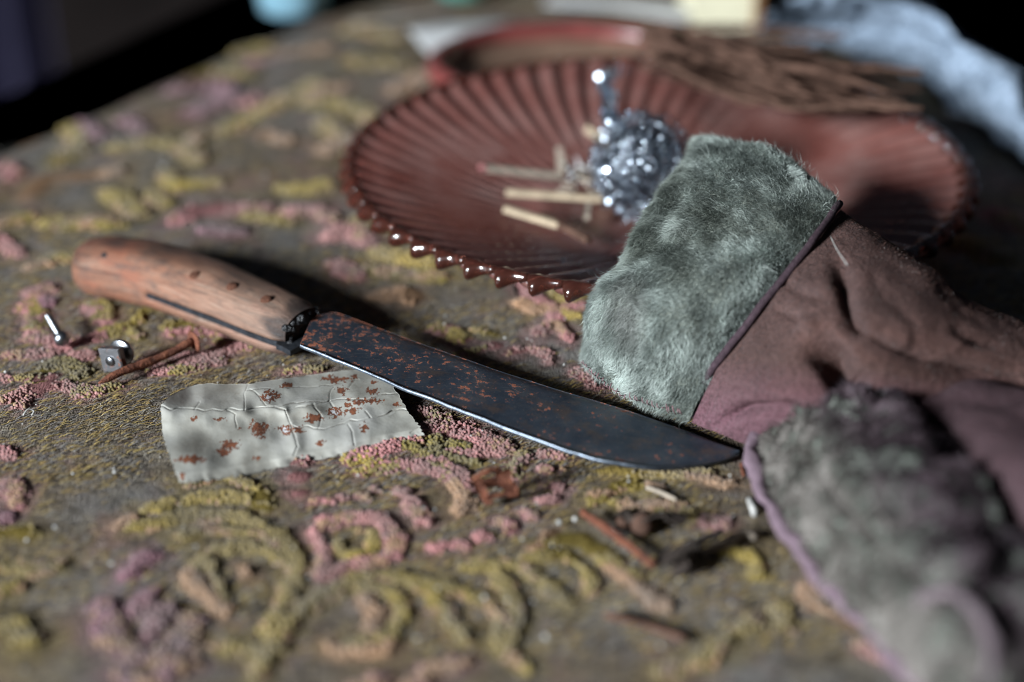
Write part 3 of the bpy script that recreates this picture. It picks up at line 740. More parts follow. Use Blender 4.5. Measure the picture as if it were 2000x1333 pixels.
# handle
AX = cr_axis(np.array([P(*p, 0.0118) for p in [(146, 518), (160, 518), (230, 523), (320, 541), (400, 569), (480, 601), (560, 636), (592, 648)]]), 60)
tt = np.linspace(0, 1, 60)
s_len = np.concatenate([[0], np.cumsum(np.linalg.norm(np.diff(AX, axis=0), axis=1))])
hwid = np.interp(s_len/s_len[-1], [0, 0.012, 0.05, 0.12, 0.3, 0.6, 0.85, 0.96, 1], [0.003, 0.0080, 0.0115, 0.0134, 0.0138, 0.0134, 0.0122, 0.0110, 0.0095])
hth = np.interp(s_len/s_len[-1], [0, 0.012, 0.05, 0.12, 0.3, 0.6, 0.85, 0.96, 1], [0.003, 0.0070, 0.0098, 0.0110, 0.0114, 0.0113, 0.0104, 0.0094, 0.0082])
NR = 112; a = np.linspace(0, 2*math.pi, NR, endpoint=False)
Tn = np.gradient(AX, axis=0); Tn[:, 2] = 0; Tn /= np.linalg.norm(Tn, axis=1, keepdims=True); Wn = np.stack([-Tn[:, 1], Tn[:, 0], 0*Tn[:, 0]], 1)
ex = 2/2.6
cx = np.sign(np.cos(a))*np.abs(np.cos(a))**ex; cz = np.sign(np.sin(a))*np.abs(np.sin(a))**ex
V = AX[:, None]+hwid[:, None, None]*cx[None, :, None]*Wn[:, None]+hth[:, None, None]*cz[None, :, None]*np.array([0, 0, 1.0])
V[..., 2] += (fbm(V.reshape(-1, 3), 90, 2, 9).reshape(V.shape[:2])-0.5)*0.0008
sf = s_len/s_len[-1]
zt = 0.0118+0*sf - 0.0021
slot = (np.abs(V[..., 2]-zt[:, None]) < 0.00135) & (sf[:, None] > 0.37) & (np.abs(cx)[None] > 0.6)
V[slot] -= (np.repeat(Wn[:, None], NR, 1)*np.sign(cx)[None, :, None])[slot]*0.0042
guv = np.stack([np.repeat(s_len[:, None], NR, 1), np.repeat((a*0.012)[None], 60, 0), hth[:, None]*cz[None]], -1)
topd = np.clip((np.repeat(cx[None], 60, 0)+0.72-0.35*sf[:, None])*1.5, 0, 1)*(np.repeat(cz[None], 60, 0) > -0.2)*np.clip(1.3-sf[:, None]*0.8, 0, 1)  # shading along the handle top, painted into the wood colour
endd = np.clip((sf[:, None]-0.925+0.03*np.sin(a*5+1)[None])/0.04, 0, 1)+np.clip((0.10-sf[:, None])*8, 0, 1)*np.clip(cz[None]+0.1, 0, 1)  # charred blade end, plus darkened upper side of the butt
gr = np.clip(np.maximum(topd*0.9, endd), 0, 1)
gr = np.maximum(gr, slot*0.9)  # slot recess darkened in the colour too
V2 = V.reshape(-1, 3)
ii, jj = np.meshgrid(np.arange(59), np.arange(NR), indexing='ij'); ii = ii.ravel(); jj = jj.ravel(); kk = (jj+1) % NR
Fh = np.stack([ii*NR+jj, (ii+1)*NR+jj, (ii+1)*NR+kk, ii*NR+kk], 1)
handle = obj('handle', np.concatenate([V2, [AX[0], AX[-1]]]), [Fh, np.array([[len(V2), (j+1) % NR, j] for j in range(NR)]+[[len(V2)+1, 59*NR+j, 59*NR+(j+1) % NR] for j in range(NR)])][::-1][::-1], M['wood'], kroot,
             attrs={'guv': np.concatenate([guv.reshape(-1, 3), np.zeros((2, 3))]), 'shade_char': np.concatenate([gr.ravel(), [1, 1]]), 'aged': np.concatenate([np.repeat(np.clip((sf-0.4)/0.45, 0, 1), NR), [1, 1]])})
# tang in the slot
tg = sf > 0.35
c = AX[tg]; c = np.concatenate([c, [P(612, 652, 0.0125)]]); Wt = np.concatenate([Wn[tg], [Wn[-1]]]); ht = np.concatenate([hwid[tg]-0.0009, [0.0125]]); ht[-6:] = np.maximum(ht[-6:], 0.0115)
c[:, 2] = 0.0097; rowsT = [c+Wt*ht[:, None]*s1+np.array([0, 0, s2*0.00105]) for s1, s2 in ((-1, -1), (1, -1), (1, 1), (-1, 1))]
V = np.stack(rowsT, 1); n = len(V); V = V.reshape(-1, 3); Ft = []
for r in range(n-1):
    for s in range(4): Ft.append((r*4+s, r*4+(s+1) % 4, (r+1)*4+(s+1) % 4, (r+1)*4+s))
Ft += [(3, 2, 1, 0), tuple((n-1)*4+s for s in range(4))]
obj('tang', V, Ft, M['tang'], kroot, smooth=False)
# black pitch gripping the blade root
G = []
for _ in range(34):
    t = rng.random(); c0 = AX[-1] + Wn[-1]*rng.uniform(-0.0088, 0.0088)+Tn[-1]*rng.uniform(-0.0015, 0.0022)+np.array([0, 0, rng.uniform(-0.004, 0.0068)])
    r = rng.uniform(0.0008, 0.0017); prof = [(r*math.sin(x), -r*math.cos(x)) for x in np.linspace(0.12, math.pi-0.12, 7)]
    G.append(lathe(prof, c0, rng.normal(0, 1, 3), 9))
v, f = merge(G); v = v+(fbm(v, 600, 2, 4)-0.5)[:, None]*0.0008
obj('pitch_collar', v, f, M['pitch'], kroot)
# rusty pins
for x, y in ((381, 537), (453, 560), (520, 583)):
    # pin heads sit where the upper face of the handle is
    best = None
    pr = proj(V2); d = np.hypot(pr[:, 0]-x, pr[:, 1]-y); cand = np.where((d < 9))[0]
    cand = cand[V2[cand, 2] > 0.0118]; b = V2[cand[np.argmin(d[cand])]] if len(cand) else P(x, y, 0.024)
    r = 0.0021; v, f = lathe([(r*1.0, -0.002), (r, 0.0002), (r*0.8, 0.0006), (r*0.3, 0.0007)], b, (0.02, -0.45, 0.9), 12)
    v = v+(fbm(v, 900, 2, 6)-0.5)[:, None]*0.0008
    obj('pin', v, f, M['pinrust'], handle)
b = V2[np.argmin(np.hypot(proj(V2)[:, 0]-206, proj(V2)[:, 1]-499)+(V2[:, 2] < 0.0125)*999)]
v, f = lathe([(0.0013, -0.002), (0.0013, 0.00015), (0.0006, 0.0002)], b, (0.02, -0.4, 0.9), 10); obj('pin_hole', v, f, M['pitch'], handle)

# ------------------------------------------------------------------ torn oilcloth scrap
TOP = [(314, 792), (332, 774), (365, 758), (400, 750), (440, 751), (487, 750), (530, 743), (580, 737), (640, 728), (700, 722), (745, 724)]
BOT = [(352, 940), (385, 939), (430, 934), (480, 927), (530, 917), (580, 906), (640, 895), (690, 886), (740, 868), (790, 858), (829, 849)]
NU, NVs = 380, 170
tl = cr_axis(np.array(TOP, float), NU); bl = cr_axis(np.array(BOT, float), NU)
vv = np.linspace(0, 1, NVs)
PX = tl[:, None]*(1-vv)[None, :, None]+bl[:, None]*vv[None, :, None]
# left and right edges bow a little
PX[..., 0] += (-10*np.sin(vv*math.pi)[None]*np.clip(1-np.linspace(0, 1, NU)*6, 0, 1)[:, None])
jag = (vnoise(np.stack([np.linspace(0, 1, NU)*45, np.zeros(NU)], 1), 1, 3)-0.5)*4
PX[..., 1] += jag[:, None]*np.clip((vv-0.9)/0.1, 0, 1)[None]-jag[::-1][:, None]*0.4*np.clip((0.08-vv)/0.08, 0, 1)[None]
jr = (vnoise(np.stack([vv*40, np.zeros(NVs)], 1), 1, 8)-0.5)*7
ul = np.linspace(0, 1, NU)
PX[..., 0] += jr[None]*np.clip((ul-0.96)/0.04, 0, 1)[:, None]+jr[::-1][None]*0.6*np.clip((0.03-ul)/0.03, 0, 1)[:, None]
q2 = PX.reshape(-1, 2)
CR = [[(314, 794), (338, 798), (391, 800), (443, 800), (476, 800), (520, 797), (556, 801)],
      [(556, 801), (564, 816), (571, 835), (575, 857), (579, 871), (572, 890)],
      [(490, 761), (509, 780), (520, 794), (556, 800)], [(487, 762), (547, 758), (602, 755), (644, 753), (700, 742)],
      [(556, 800), (602, 793), (657, 783), (712, 779), (790, 766)], [(536, 796), (575, 789), (641, 786), (652, 797)],
      [(575, 833), (630, 837), (685, 824), (740, 811), (800, 799)], [(487, 750), (479, 770), (476, 800)],
      [(443, 802), (460, 811), (460, 835)], [(680, 830), (690, 846), (694, 870)], [(695, 740), (680, 760)], [(815, 832), (800, 848)],
      [(610, 790), (628, 812), (620, 836)], [(712, 806), (722, 815)], [(390, 785), (380, 800)], [(640, 786), (645, 772), (652, 755)]]
wq = q2+(np.stack([vnoise(q2, 0.06, 1), vnoise(q2, 0.06, 2)], 1)-0.5)*7
z = np.zeros(len(q2)); lipc = np.zeros(len(q2))
for k, ln in enumerate(CR):
    d, t = polydist(wq, ln); amp = 1.0 if k in (0, 1, 4, 6) else 0.6
    z += amp*(0.0004*np.exp(-(d/14)**2)) - amp*0.00025*np.exp(-(d/1.5)**2)
    lipc = np.maximum(lipc, amp*np.exp(-(np.abs(d-2.4)/1.3)**2))
# broad shape: raised along the long crease, upper flap falls away, curled lower-left corner
d0, t0 = polydist(q2, CR[0]+CR[4][1:])
z += 0.0026*np.exp(-(d0/40)**2) + 0.0005*np.sin(q2[:, 0]/41+q2[:, 1]/23) + (fbm(q2, 0.02, 2, 19)-0.5)*0.0022
z += 0.0022*np.exp(-((q2[:, 0]-355)**2+(q2[:, 1]-935)**2)/70**2)+0.003*np.exp(-((q2[:, 0]-325)**2+(q2[:, 1]-785)**2)/45**2)
z += 0.0016*np.exp(-((q2[:, 1]-852-(q2[:, 0]-700)*-0.1)/30)**2)
# each cell cups on its own
cell = np.zeros(len(q2))
for k, ln in enumerate(CR): 
    cell += np.where(((wq[:, 0]-ln[0][0])*(ln[-1][1]-ln[0][1])-(wq[:, 1]-ln[0][1])*(ln[-1][0]-ln[0][0])) > 0, 1, 0)*(0.37*(k+1) % 1)
z += 0.0021 - 0.0012*np.clip((np.repeat(vv[None], NU, 0).ravel()-0.9)/0.1, 0, 1)
zl = np.minimum(z, np.where(q2[:, 0] > 600, 0.0065, 1))
W = np.array([P(x, y, 0) for x, y in q2[::1]]) if False else None
def Pv(px, py, z):
    a = px-1000.0; b = 666.5-py; dy = FPX*CP+b*SP; dz = -FPX*SP+b*CP; t = (H-z)/(-dz); return np.stack([t*a, t*dy, z], -1)
Vt = Pv(q2[:, 0], q2[:, 1], zl)
stain = np.zeros(len(q2)); sc = np.zeros((len(q2), 3))
rustA = np.array((0.19, 0.062, 0.027)); rustB = np.array((0.065, 0.025, 0.016)); white = np.array((0.44, 0.44, 0.45))
SPOT = [(528, 774, 17, 12, 1), (503+36, 767, 1, 1, 0), (560, 754, 12, 4, 0.4), (655, 742, 26, 6, 0), (690, 738, 9, 4, 0), (668, 762, 9, 7, 0), (727, 764, 13, 6, 0), (715, 783, 34, 5, 0), (700, 787, 10, 4, .3), (681, 791, 6, 3, 0),
        (775, 791, 6, 4, 0), (656, 805, 15, 9, .8), (688, 803, 14, 5, 0), (615, 818, 18, 9, .5), (505, 834, 18, 12, .4), (510, 846, 9, 8, .5), (556, 840, 13, 9, 1), (583, 837, 9, 7, 0), (381, 819, 5, 4, 0), (429, 820, 12, 2.5, 0),
        (711, 836, 8, 10, 0), (447, 871, 17, 9, .6), (435, 883, 12, 6, 0), (372, 899, 26, 7, 0), (500, 894, 6, 4, 0), (355, 930, 7, 6, 0), (624, 866, 9, 5, 0), (467, 838, 4, 3, 0), (730, 745, 8, 3, 0)]
wn = q2+(np.stack([fbm(q2, 0.16, 3, 61), fbm(q2, 0.16, 3, 62)], 1)-0.5)*15
for x, y, rx, ry, wh in SPOT:
    e = 1-np.hypot((wn[:, 0]-x)/(rx*1.25), (wn[:, 1]-y)/(ry*1.25))+(fbm(q2, 0.30, 3, int(x))-0.52)*1.3; e = np.where(np.hypot((q2[:, 0]-x)/(rx*1.9), (q2[:, 1]-y)/(ry*1.9)) < 1, e-0.12, -1); s = e > 0
    f = fbm(q2[s], 0.35, 2, 70)[:, None]
    c = rustB+(rustA-rustB)*np.clip(f*1.6-0.2, 0, 1)
    if wh > 0.7: c = np.where((e[s] > 0.58)[:, None], white[None]*(0.75+0.4*f), c)
    sc[s] = c; stain[s] = np.clip(e[s]*9, 0, 1)
lw = (lipc > 0.45) & (stain < 0.3) & (vnoise(q2, 0.12, 77) > 0.42)
sc[lw] = (0.60, 0.59, 0.56); stain[lw] = np.maximum(stain[lw], 0.22*lipc[lw])
for k, ln in enumerate(CR):
    d, t = polydist(wq, ln); s = (d < 0.8) & (vnoise(q2, 0.1, 90+k) > 0.45); sc[s] = (0.13, 0.11, 0.09); stain[s] = 0.6
nS = len(Vt); Vb = Vt.copy(); Vb[:, 2] -= 0.0005
ring_i = np.concatenate([np.arange(NU)*NVs, (NU-1)*NVs+np.arange(NVs), (np.arange(NU)*NVs+NVs-1)[::-1], np.arange(NVs)[::-1]])
Fs = np.stack([ring_i[:-1], ring_i[1:], ring_i[1:]+nS, ring_i[:-1]+nS], 1)
ok = ring_i[:-1] != ring_i[1:]
obj('oilcloth_scrap', np.concatenate([Vt, Vb]), [grid_faces(NU, NVs, True), grid_faces(NU, NVs)+nS, Fs[ok]], M['scrap'],
    attrs={'Col': np.concatenate([sc, sc]), 'stain': np.concatenate([stain, stain])}, label='cracked pale grey oilcloth scrap with rust spots, tucked under the knife blade', cat='scrap')

# ------------------------------------------------------------------ bolt, screw, nail, rust pieces
def gz(px, py): q = P(px, py, 0); return ground_z(q[0], q[1])
# bolt with square nut
c = P(221, 702, 0.0062); axis = np.array([-0.40, -0.90, 0.04]); axis /= np.linalg.norm(axis)
sd = np.cross(axis, [0, 0, 1]); sd /= np.linalg.norm(sd); u3 = np.cross(sd, axis)
rot = math.radians(-10); s1 = sd*math.cos(rot)+u3*math.sin(rot); s2 = -sd*math.sin(rot)+u3*math.cos(rot)
br = empty('nut_and_bolt', P(225, 722, 0.0), 'short domed bolt with a rust-pitted square nut facing forward, touching the long nail', 'bolt')
h = 0.0046; V = []
for t, k in ((-0.0016, 0.9), (-0.0012, 1.0), (0.0012, 1.0), (0.0016, 0.92)):
    for x, y in ((-1, -1), (1, -1), (1, 1), (-1, 1)): V.append(c+axis*t+(s1*x+s2*y)*h*k)
Fq = []
for r in range(3):
    for s in range(4): Fq.append((r*4+s, r*4+(s+1) % 4, (r+1)*4+(s+1) % 4, (r+1)*4+s))
Fq += [(3, 2, 1, 0), (12, 13, 14, 15)]
obj('square_nut', np.array(V), Fq, M['nickel'], br, smooth=False)
v, f = lathe([(0.0019, -0.008), (0.0019, 0.0020), (0.0016, 0.0024)], c, axis, 18); obj('shank', v, f, M['steel'], br)
prof = [(0.0046, -0.0040), (0.0050, -0.0044), (0.0049, -0.0052), (0.0040, -0.0066), (0.0026, -0.0074), (0.001, -0.0078)]
v, f = lathe(prof[::-1], c+s2*0.0008-s1*0.0006, axis, 28); obj('domed_head', v, f, M['steel'], br)
# screw
sr = empty('round_head_screw', P(118, 665, 0.0), 'small round-headed zinc screw lying left of the square nut', 'screw')
A = P(94, 617, 0.0065); B = P(120, 660, 0.0042); d = (B-A)/np.linalg.norm(B-A)
nn = 90; tt2 = np.linspace(0, 1, nn); rr = 0.00145+0.00018*np.sin(tt2*2*math.pi*15); rr[:6] *= np.linspace(0.4, 1, 6)
v, f = tube(A+(B-A)*tt2[:, None], rr, 12); obj('threaded_shank', v, f, M['steel'], sr)
prof = [(0.0025, -0.0006), (0.0030, 0.0), (0.0030, 0.0010), (0.0025, 0.0022), (0.0014, 0.0030), (0.0004, 0.0032)]
v, f = lathe(prof, B, d, 22); obj('round_head', v, f, M['steel'], sr)
# nail
nr = empty('rusty_nail', P(290, 705, 0.0), 'long rusty iron nail lying in front of the square nut', 'nail')
A = P(192, 750, 0.0032); B = P(376, 668, 0.0062); t3 = np.linspace(0, 1, 40)
pts = A+(B-A)*t3[:, None]+np.array([0, 0, 1])*(0.0006*np.sin(t3*7))[:, None]; r = np.where(t3 < 0.14, 0.0004+0.0011*t3/0.14, 0.0015)*(1+0.12*(vnoise(pts, 500, 4)-0.5)*2)
v, f = tube(pts, r, 12); v = v+(fbm(v, 700, 2, 5)-0.5)[:, None]*0.0006; obj('shaft', v, f, M['rust'], nr)
d = (B-A)/np.linalg.norm(B-A); v, f = lathe([(0.003, 0.0), (0.0040, 0.0002), (0.0041, 0.0008), (0.003, 0.0014), (0.0008, 0.0017)], B, d, 18); v = v+(fbm(v, 500, 2, 6)-0.5)[:, None]*0.001; obj('nail_head', v, f, M['rust'], nr)

# rust flake: a bent strip with a hole
def bent_sheet(path, width, wdir, thick, nu=16, nv=6, seed=1, jag=0.0):
    C = cr_axis(np.asarray(path), nu); wv = np.asarray(wdir, float); wv /= np.linalg.norm(wv)
    G = C[:, None]+(np.linspace(-0.5, 0.5, nv)*width)[None, :, None]*wv
    if jag: G = G+((fbm(G.reshape(-1, 3), 300, 2, seed)-0.5).reshape(G.shape[:2])*jag)[..., None]*np.array([1, 1, 0.4])
    N = grid_normals(G); V = np.concatenate([(G+N*thick/2).reshape(-1, 3), (G-N*thick/2).reshape(-1, 3)]); n = nu*nv
    f = grid_faces(nu, nv); ri = np.concatenate([np.arange(nu)*nv, (nu-1)*nv+np.arange(1, nv), (np.arange(nu-1)*nv+nv-1)[::-1], np.arange(1, nv-1)[::-1], [0]])
    sf2 = np.stack([ri[1:], ri[:-1], ri[:-1]+n, ri[1:]+n], 1)
    return V, [f, f[:, ::-1]+n, sf2]
fr = empty('rusty_clip', P(970, 975, 0.0), 'bent rusty metal clip standing on the tapestry below the blade', 'metal scrap')
v, f = bent_sheet([P(925, 935, 0.011), P(945, 925, 0.0145), P(975, 915, 0.0150)], 0.0052, (0.1, -0.75, 0.65), 0.0011, seed=2, jag=0.002); obj('upper_lip', v, f, M['rust'], fr)
v, f = bent_sheet([P(930, 938, 0.010), P(943, 965, 0.0055), P(955, 985, 0.003)], 0.0030, (1, 0.2, 0.1), 0.0012, seed=3, jag=0.001); obj('side_arm', v, f, M['rust'], fr)
v, f = bent_sheet([P(978, 918, 0.0135), P(992, 945, 0.009), P(1005, 968, 0.004)], 0.0048, (1, 0.3, 0.1), 0.0012, seed=4, jag=0.002); obj('side_arm', v, f, M['rust'], fr)
v, f = bent_sheet([P(945, 975, 0.005), P(975, 966, 0.005), P(1010, 968, 0.004)], 0.004, (0.1, -0.8, 0.5), 0.0012, seed=5, jag=0.002); obj('lower_lip', v, f, M['rust'], fr)
v, f = bent_sheet([P(938, 945, 0.0085), P(960, 942, 0.0085), P(985, 940, 0.008)], 0.006, (0.1, -0.6, 0.8), 0.0010, seed=6, jag=0.002); obj('back_plate', v, f, M['rust'], fr)
pts = cr_axis(np.array([P(1138, 1000, 0.0045), P(1180, 1030, 0.005), P(1225, 1062, 0.005), P(1278, 1105, 0.0055)]), 24)
v, f = tube(pts, 0.0012+0.0003*vnoise(pts, 300, 3), 9); v = v+(fbm(v, 500, 2, 7)-0.5)[:, None]*0.001
obj('rusty_rod', v, f, M['rust'], label='thin rusty iron rod lying in front of the blade tip', cat='rod')

def stick(name, pts, r, mat, label, cat, sq=1.0, **kw):
    C = cr_axis(np.array([P(*p) for p in pts]), max(10, len(pts)*5)); n = len(C)
    rr = r*(0.8+0.4*vnoise(C, 350, 3)); rr[0] *= 0.6; rr[-1] *= 0.6
    v, f = tube(C, rr, 7, True, sq); return obj(name, v, f, mat, label=label, cat=cat, **kw)
stick('straw', [(1262, 952, .003), (1290, 962, .0035), (1322, 978, .003)], 0.0008, M['straw'], 'pale split straw lying just below the blade tip', 'straw')
stick('straw', [(1532, 1050, .003), (1560, 1073, .004), (1592, 1102, .004)], 0.0011, M['straw'], 'short pale straw touching the hem of the near glove', 'straw')
stick('straw', [(1180, 1200, .003), (1260, 1222, .003), (1340, 1250, .003)], 0.0011, M['twig'], 'brown stalk lying in front of the rusty rod', 'straw')
stick('straw', [(1366, 1080, .002), (1420, 1062, .004), (1455, 1040, .006), (1476, 1052, .004)], 0.0011, M['straw'], 'hooked grey stalk lying beside the dark crumpled leaf', 'straw')
stick('straw', [(1463, 975, .002), (1470, 992, .0045), (1474, 1008, .002)], 0.0011, M['lint'], 'tiny white curl standing near the hem of the near glove', 'lint')
stick('straw', [(1448, 905, .002), (1452, 930, .002)], 0.0007, M['rust'], 'tiny rust splinter at the point of the knife', 'splinter')
stick('straw', [(1000, 545, .001), (1003, 560, .001), (1007, 574, .001)], 0.0008, M['dark'], 'thin dark splinter lying under the rim of the glass dish', 'splinter')
stick('fibre', [(45, 812, .003), (55, 800, .004), (66, 803, .003), (62, 812, .002)], 0.0003, M['lint'], 'curled white thread on the bare weave left of the oilcloth scrap', 'thread')
# dark crumpled leaf
pr = empty('dead_leaf', P(1330, 1070, 0.0), 'dark crumpled dead leaf beside the rusty rod', 'leaf')
lobes = [[(1285, 1100, .004), (1340, 1070, .010), (1400, 1045, .008)], [(1205, 1010, .004), (1270, 1008, .007), (1330, 1020, .006)], [(1290, 1085, .003), (1330, 1100, .006), (1320, 1125, .002)]]
for k, l in enumerate(lobes):
    v, f = bent_sheet([P(*p) for p in l], 0.010, (0.2, -0.9, 0.5), 0.0007, 24, 12, 10+k, 0.008); obj('leaf_lobe', v, f, M['dark'], pr)
for x, y, r in ((1255, 1025, .0035), (1215, 1024, .0022)):
    prof = [(r*math.sin(t), -r*math.cos(t)) for t in np.linspace(0.1, math.pi-0.1, 9)]
    v, f = lathe(prof, P(x, y, r+.002), (0.2, 0.3, 1), 14); v = v+(fbm(v, 400, 2, 8)-0.5)[:, None]*0.0015
    obj('husk', v, f, M['twig'], label=('larger' if r > .003 else 'smaller')+' brown seed husk lying behind the rusty rod', cat='husk')

# pale grit and lint
GP = [(1075, 945, .9), (700, 940, 1.1), (828, 1010, 0.8), (850, 1008, .8), (1092, 1032, 1.6), (1122, 1026, 1.5), (1048, 995, .8), (1020, 1065, 1.0), (980, 1090, .9), (1078, 1083, .9), (946, 1182, 1.2), (1042, 1184, 1.0), (1066, 1252, 1.6),
      (605, 1138, 1.0), (385, 1083, .8), (220, 1115, 1.3), (110, 1046, 1.2), (145, 941, 1.0), (85, 716, .9), (226, 937, 1.2), (868, 645, .9), (986, 670, 1.0), (1030, 673, .8), (1102, 722, 1.1), (870, 625, .9), (655, 935, .8), (540, 1115, .7), (815, 1255, 1.2),
      (1430, 1030, .8), (1424, 950, .7), (1428, 1195, 1.0), (1325, 1150, 0.9), (1290, 1275, 1.1), (700, 46, 2.4), (520, 355, 1.4), (320, 340, 1.4)]
G = []
def grit(c, r):
    prof = [(r*math.sin(t), -r*0.6*math.cos(t)) for t in np.linspace(0.15, math.pi-0.15, 5)]
    v, f = lathe(prof, c, rng.normal(0, 1, 3)+np.array([0, 0, 2]), 7); return v, f
for x, y, r in GP: c = P(x, y, 0.0); c[2] = ground_z(c[0], c[1])+0.0022; G.append(grit(c, r*0.0006))
qq = np.stack([rng.uniform(-0.28, 0.26, 900), rng.uniform(0.34, 0.78, 900)], 1); zz = relief(qq); gi, gd, _ = field(qq)
for (x, y), z0, i_, d_ in zip(qq, zz, gi, gd): G.append(grit(np.array([x, y, z0+0.0004+(0.003 if i_ >= 0 else 0)]), rng.choice([0.0002, 0.0003, 0.0004, 0.0006], p=[.45, .35, .16, .04])))
v, f = merge(G); obj('grit', v, f, M['lint'], kind='stuff', label='fine pale grit and lint scattered over the tapestry', cat='grit')

# ------------------------------------------------------------------ glass dish
L_, R_ = P(690, 322, 0.031), P(1882, 332, 0.031); Nn, Ff = P(1285, 574, 0.031), P(1350, 118, 0.031)
DC = np.array([(L_[0]+R_[0])/2, (Nn[1]+Ff[1])/2, 0]); DR = ((R_[0]-L_[0])/2*0.5+(Ff[1]-Nn[1])/2*0.5)
dr = empty('glass_dish', (DC[0], DC[1], 0.002), 'shallow fluted amber-brown glass dish with a scalloped beaded rim, holding the wire ball', 'dish')
NF = 60; NA = NF*8; th = np.linspace(0, 2*math.pi, NA, endpoint=False)
prof = [(0.0, 0.0095), (0.18, 0.0096), (0.36, 0.0105), (0.46, 0.0120), (0.56, 0.0150), (0.68, 0.0195), (0.80, 0.0240), (0.90, 0.0280), (0.97, 0.0305), (1.0, 0.0312)]
pr_ = cr_axis(np.array(prof), 46); pr_[0, 0] = 0.004; rr = np.clip(pr_[:, 0], 0.004, 1)
amp = 0.0016*np.clip((rr-0.30)/0.3, 0, 1)
ph = NF*(th[None]+0.30*(rr[:, None]-1)) 
wave = np.sign(np.sin(ph))*np.abs(np.sin(ph))**0.8
Zt = pr_[:, 1][:, None]+amp[:, None]*wave
Rr = rr[:, None]*DR*np.ones_like(Zt)
Vt = np.stack([DC[0]+Rr*np.cos(th), DC[1]+Rr*np.sin(th), Zt], -1)
Vb = Vt.copy(); thick = 0.0030+0.0*rr; Vb[..., 2] -= thick[:, None]
nr_ = len(rr)
ii, jj = np.meshgrid(np.arange(nr_-1), np.arange(NA), indexing='ij'); ii = ii.ravel(); jj = jj.ravel(); kk = (jj+1) % NA
f = np.stack([ii*NA+jj, (ii+1)*NA+jj, (ii+1)*NA+kk, ii*NA+kk], 1); n = nr_*NA
j = np.arange(NA); rimf = np.stack([(nr_-1)*NA+j, n+(nr_-1)*NA+j, n+(nr_-1)*NA+(j+1) % NA, (nr_-1)*NA+(j+1) % NA], 1)
V = np.concatenate([Vt.reshape(-1, 3), Vb.reshape(-1, 3), [[DC[0], DC[1], Zt[0].mean()], [DC[0], DC[1], Zt[0].mean()-0.003]]])
cf = np.concatenate([np.stack([np.full(NA, 2*n), j, (j+1) % NA], 1), np.stack([np.full(NA, 2*n+1), n+(j+1) % NA, n+j], 1)])
obj('bowl', V, [f, f[:, ::-1]+n, rimf, cf], M['glass'], dr)
v, ff = lathe([(0.046, 0.0), (0.048, 0.0005), (0.047, 0.0075), (0.043, 0.0075), (0.042, 0.0005)], (DC[0], DC[1], 0.0022), (0, 0, 1), 64); obj('foot_ring', v, ff, M['glass'], dr)
# scallops hanging from the rim, one mesh shared
ns = 10; C = []; T_ = np.linspace(0, 1, ns); Vs = []
pitch = 2*math.pi/NF
for t in T_:
    a_ = -pitch*0.50+pitch*1.0*t
    fat = (1-t)**1.25; hgt_ = 0.0028+0.0074*fat
    wid = 0.0017+0.0034*math.exp(-((t-0.22)/0.24)**2)
    if t < 0.01: hgt_ *= 0.4; wid *= 0.4
    elif t < 0.13: hgt_ *= 0.86; wid *= 0.8
    cz_ = 0.0008-hgt_*0.5+0.0034
    for b_ in np.linspace(0, 2*math.pi, 12, endpoint=False):
        r_ = DR*1.008+wid*math.cos(b_)*1.0; z_ = cz_+hgt_*0.5*math.sin(b_)+0.029
        Vs.append((r_*math.sin(a_), -r_*math.cos(a_), z_))
Vs = np.array(Vs); fs = []
for i_ in range(ns-1):
    for j_ in range(12): fs.append((i_*12+j_, (i_+1)*12+j_, (i_+1)*12+(j_+1) % 12, i_*12+(j_+1) % 12))
fs += [tuple(range(12)), tuple((ns-1)*12+j_ for j_ in range(12))[::-1]]
me = bpy.data.meshes.new('rim_scallop'); me.from_pydata((Vs-np.array([0, 0, 0.002])).tolist(), [], fs); me.polygons.foreach_set('use_smooth', np.ones(len(me.polygons), bool)); me.materials.append(M['glass2'])
for k in range(NF):
    o = bpy.data.objects.new('rim_scallop', me); COL.objects.link(o); o.parent = dr; o.rotation_euler = (0, 0, k*pitch+pitch*0.3)

# steel scourer in the dish
wc = P(1254, 325, 0.034); WR = 0.0245
wr = empty('steel_wool_ball', (wc[0], wc[1], 0.012), 'tangled shiny steel wire ball sitting in the middle of the glass dish', 'wire ball')
def ribbon_curl(axis_pts, rad, turns, wdt, phase):
    n = int(turns*13); C = cr_axis(axis_pts, n); T, N, B = frames(C); a_ = np.linspace(0, turns*2*math.pi, n)+phase
    rv = rad*(1+0.3*np.sin(a_*0.37))
    rdir = np.cos(a_)[:, None]*N+np.sin(a_)[:, None]*B; cpt = C+rdir*rv[:, None]
    V = np.stack([cpt-T*wdt/2, cpt+T*wdt/2], 1).reshape(-1, 3)
    return V, grid_faces(n, 2)
Vw = []; Fw = []; o_ = 0
for k in range(640):
    d = rng.normal(0, 1, 3); d /= np.linalg.norm(d); e = np.cross(d, rng.normal(0, 1, 3)); e /= np.linalg.norm(e)
    sp = rng.uniform(0.6, 1.5); aa = np.linspace(-sp, sp, 6); R0 = WR*rng.uniform(0.45, 0.92)
    ax_ = wc+R0*(np.cos(aa)[:, None]*d+np.sin(aa)[:, None]*e)*np.array([0.92, 0.95, 1.0])+rng.normal(0, 0.001, (6, 3))
    v, f = ribbon_curl(ax_, rng.uniform(0.0005, 0.0011), rng.uniform(8, 16), rng.uniform(0.0002, 0.00045), rng.uniform(0, 6)); Vw.append(v); Fw.append(f)
def join(vs, fs):
    o_ = 0; out = []
    for v, f in zip(vs, fs): out.append(f+o_); o_ += len(v)
    return np.concatenate(vs), [np.concatenate(out)]
v, f = join(Vw[:300], Fw[:300]); obj('wire_tangle', v, f, M['wool2'], wr, kind='stuff')
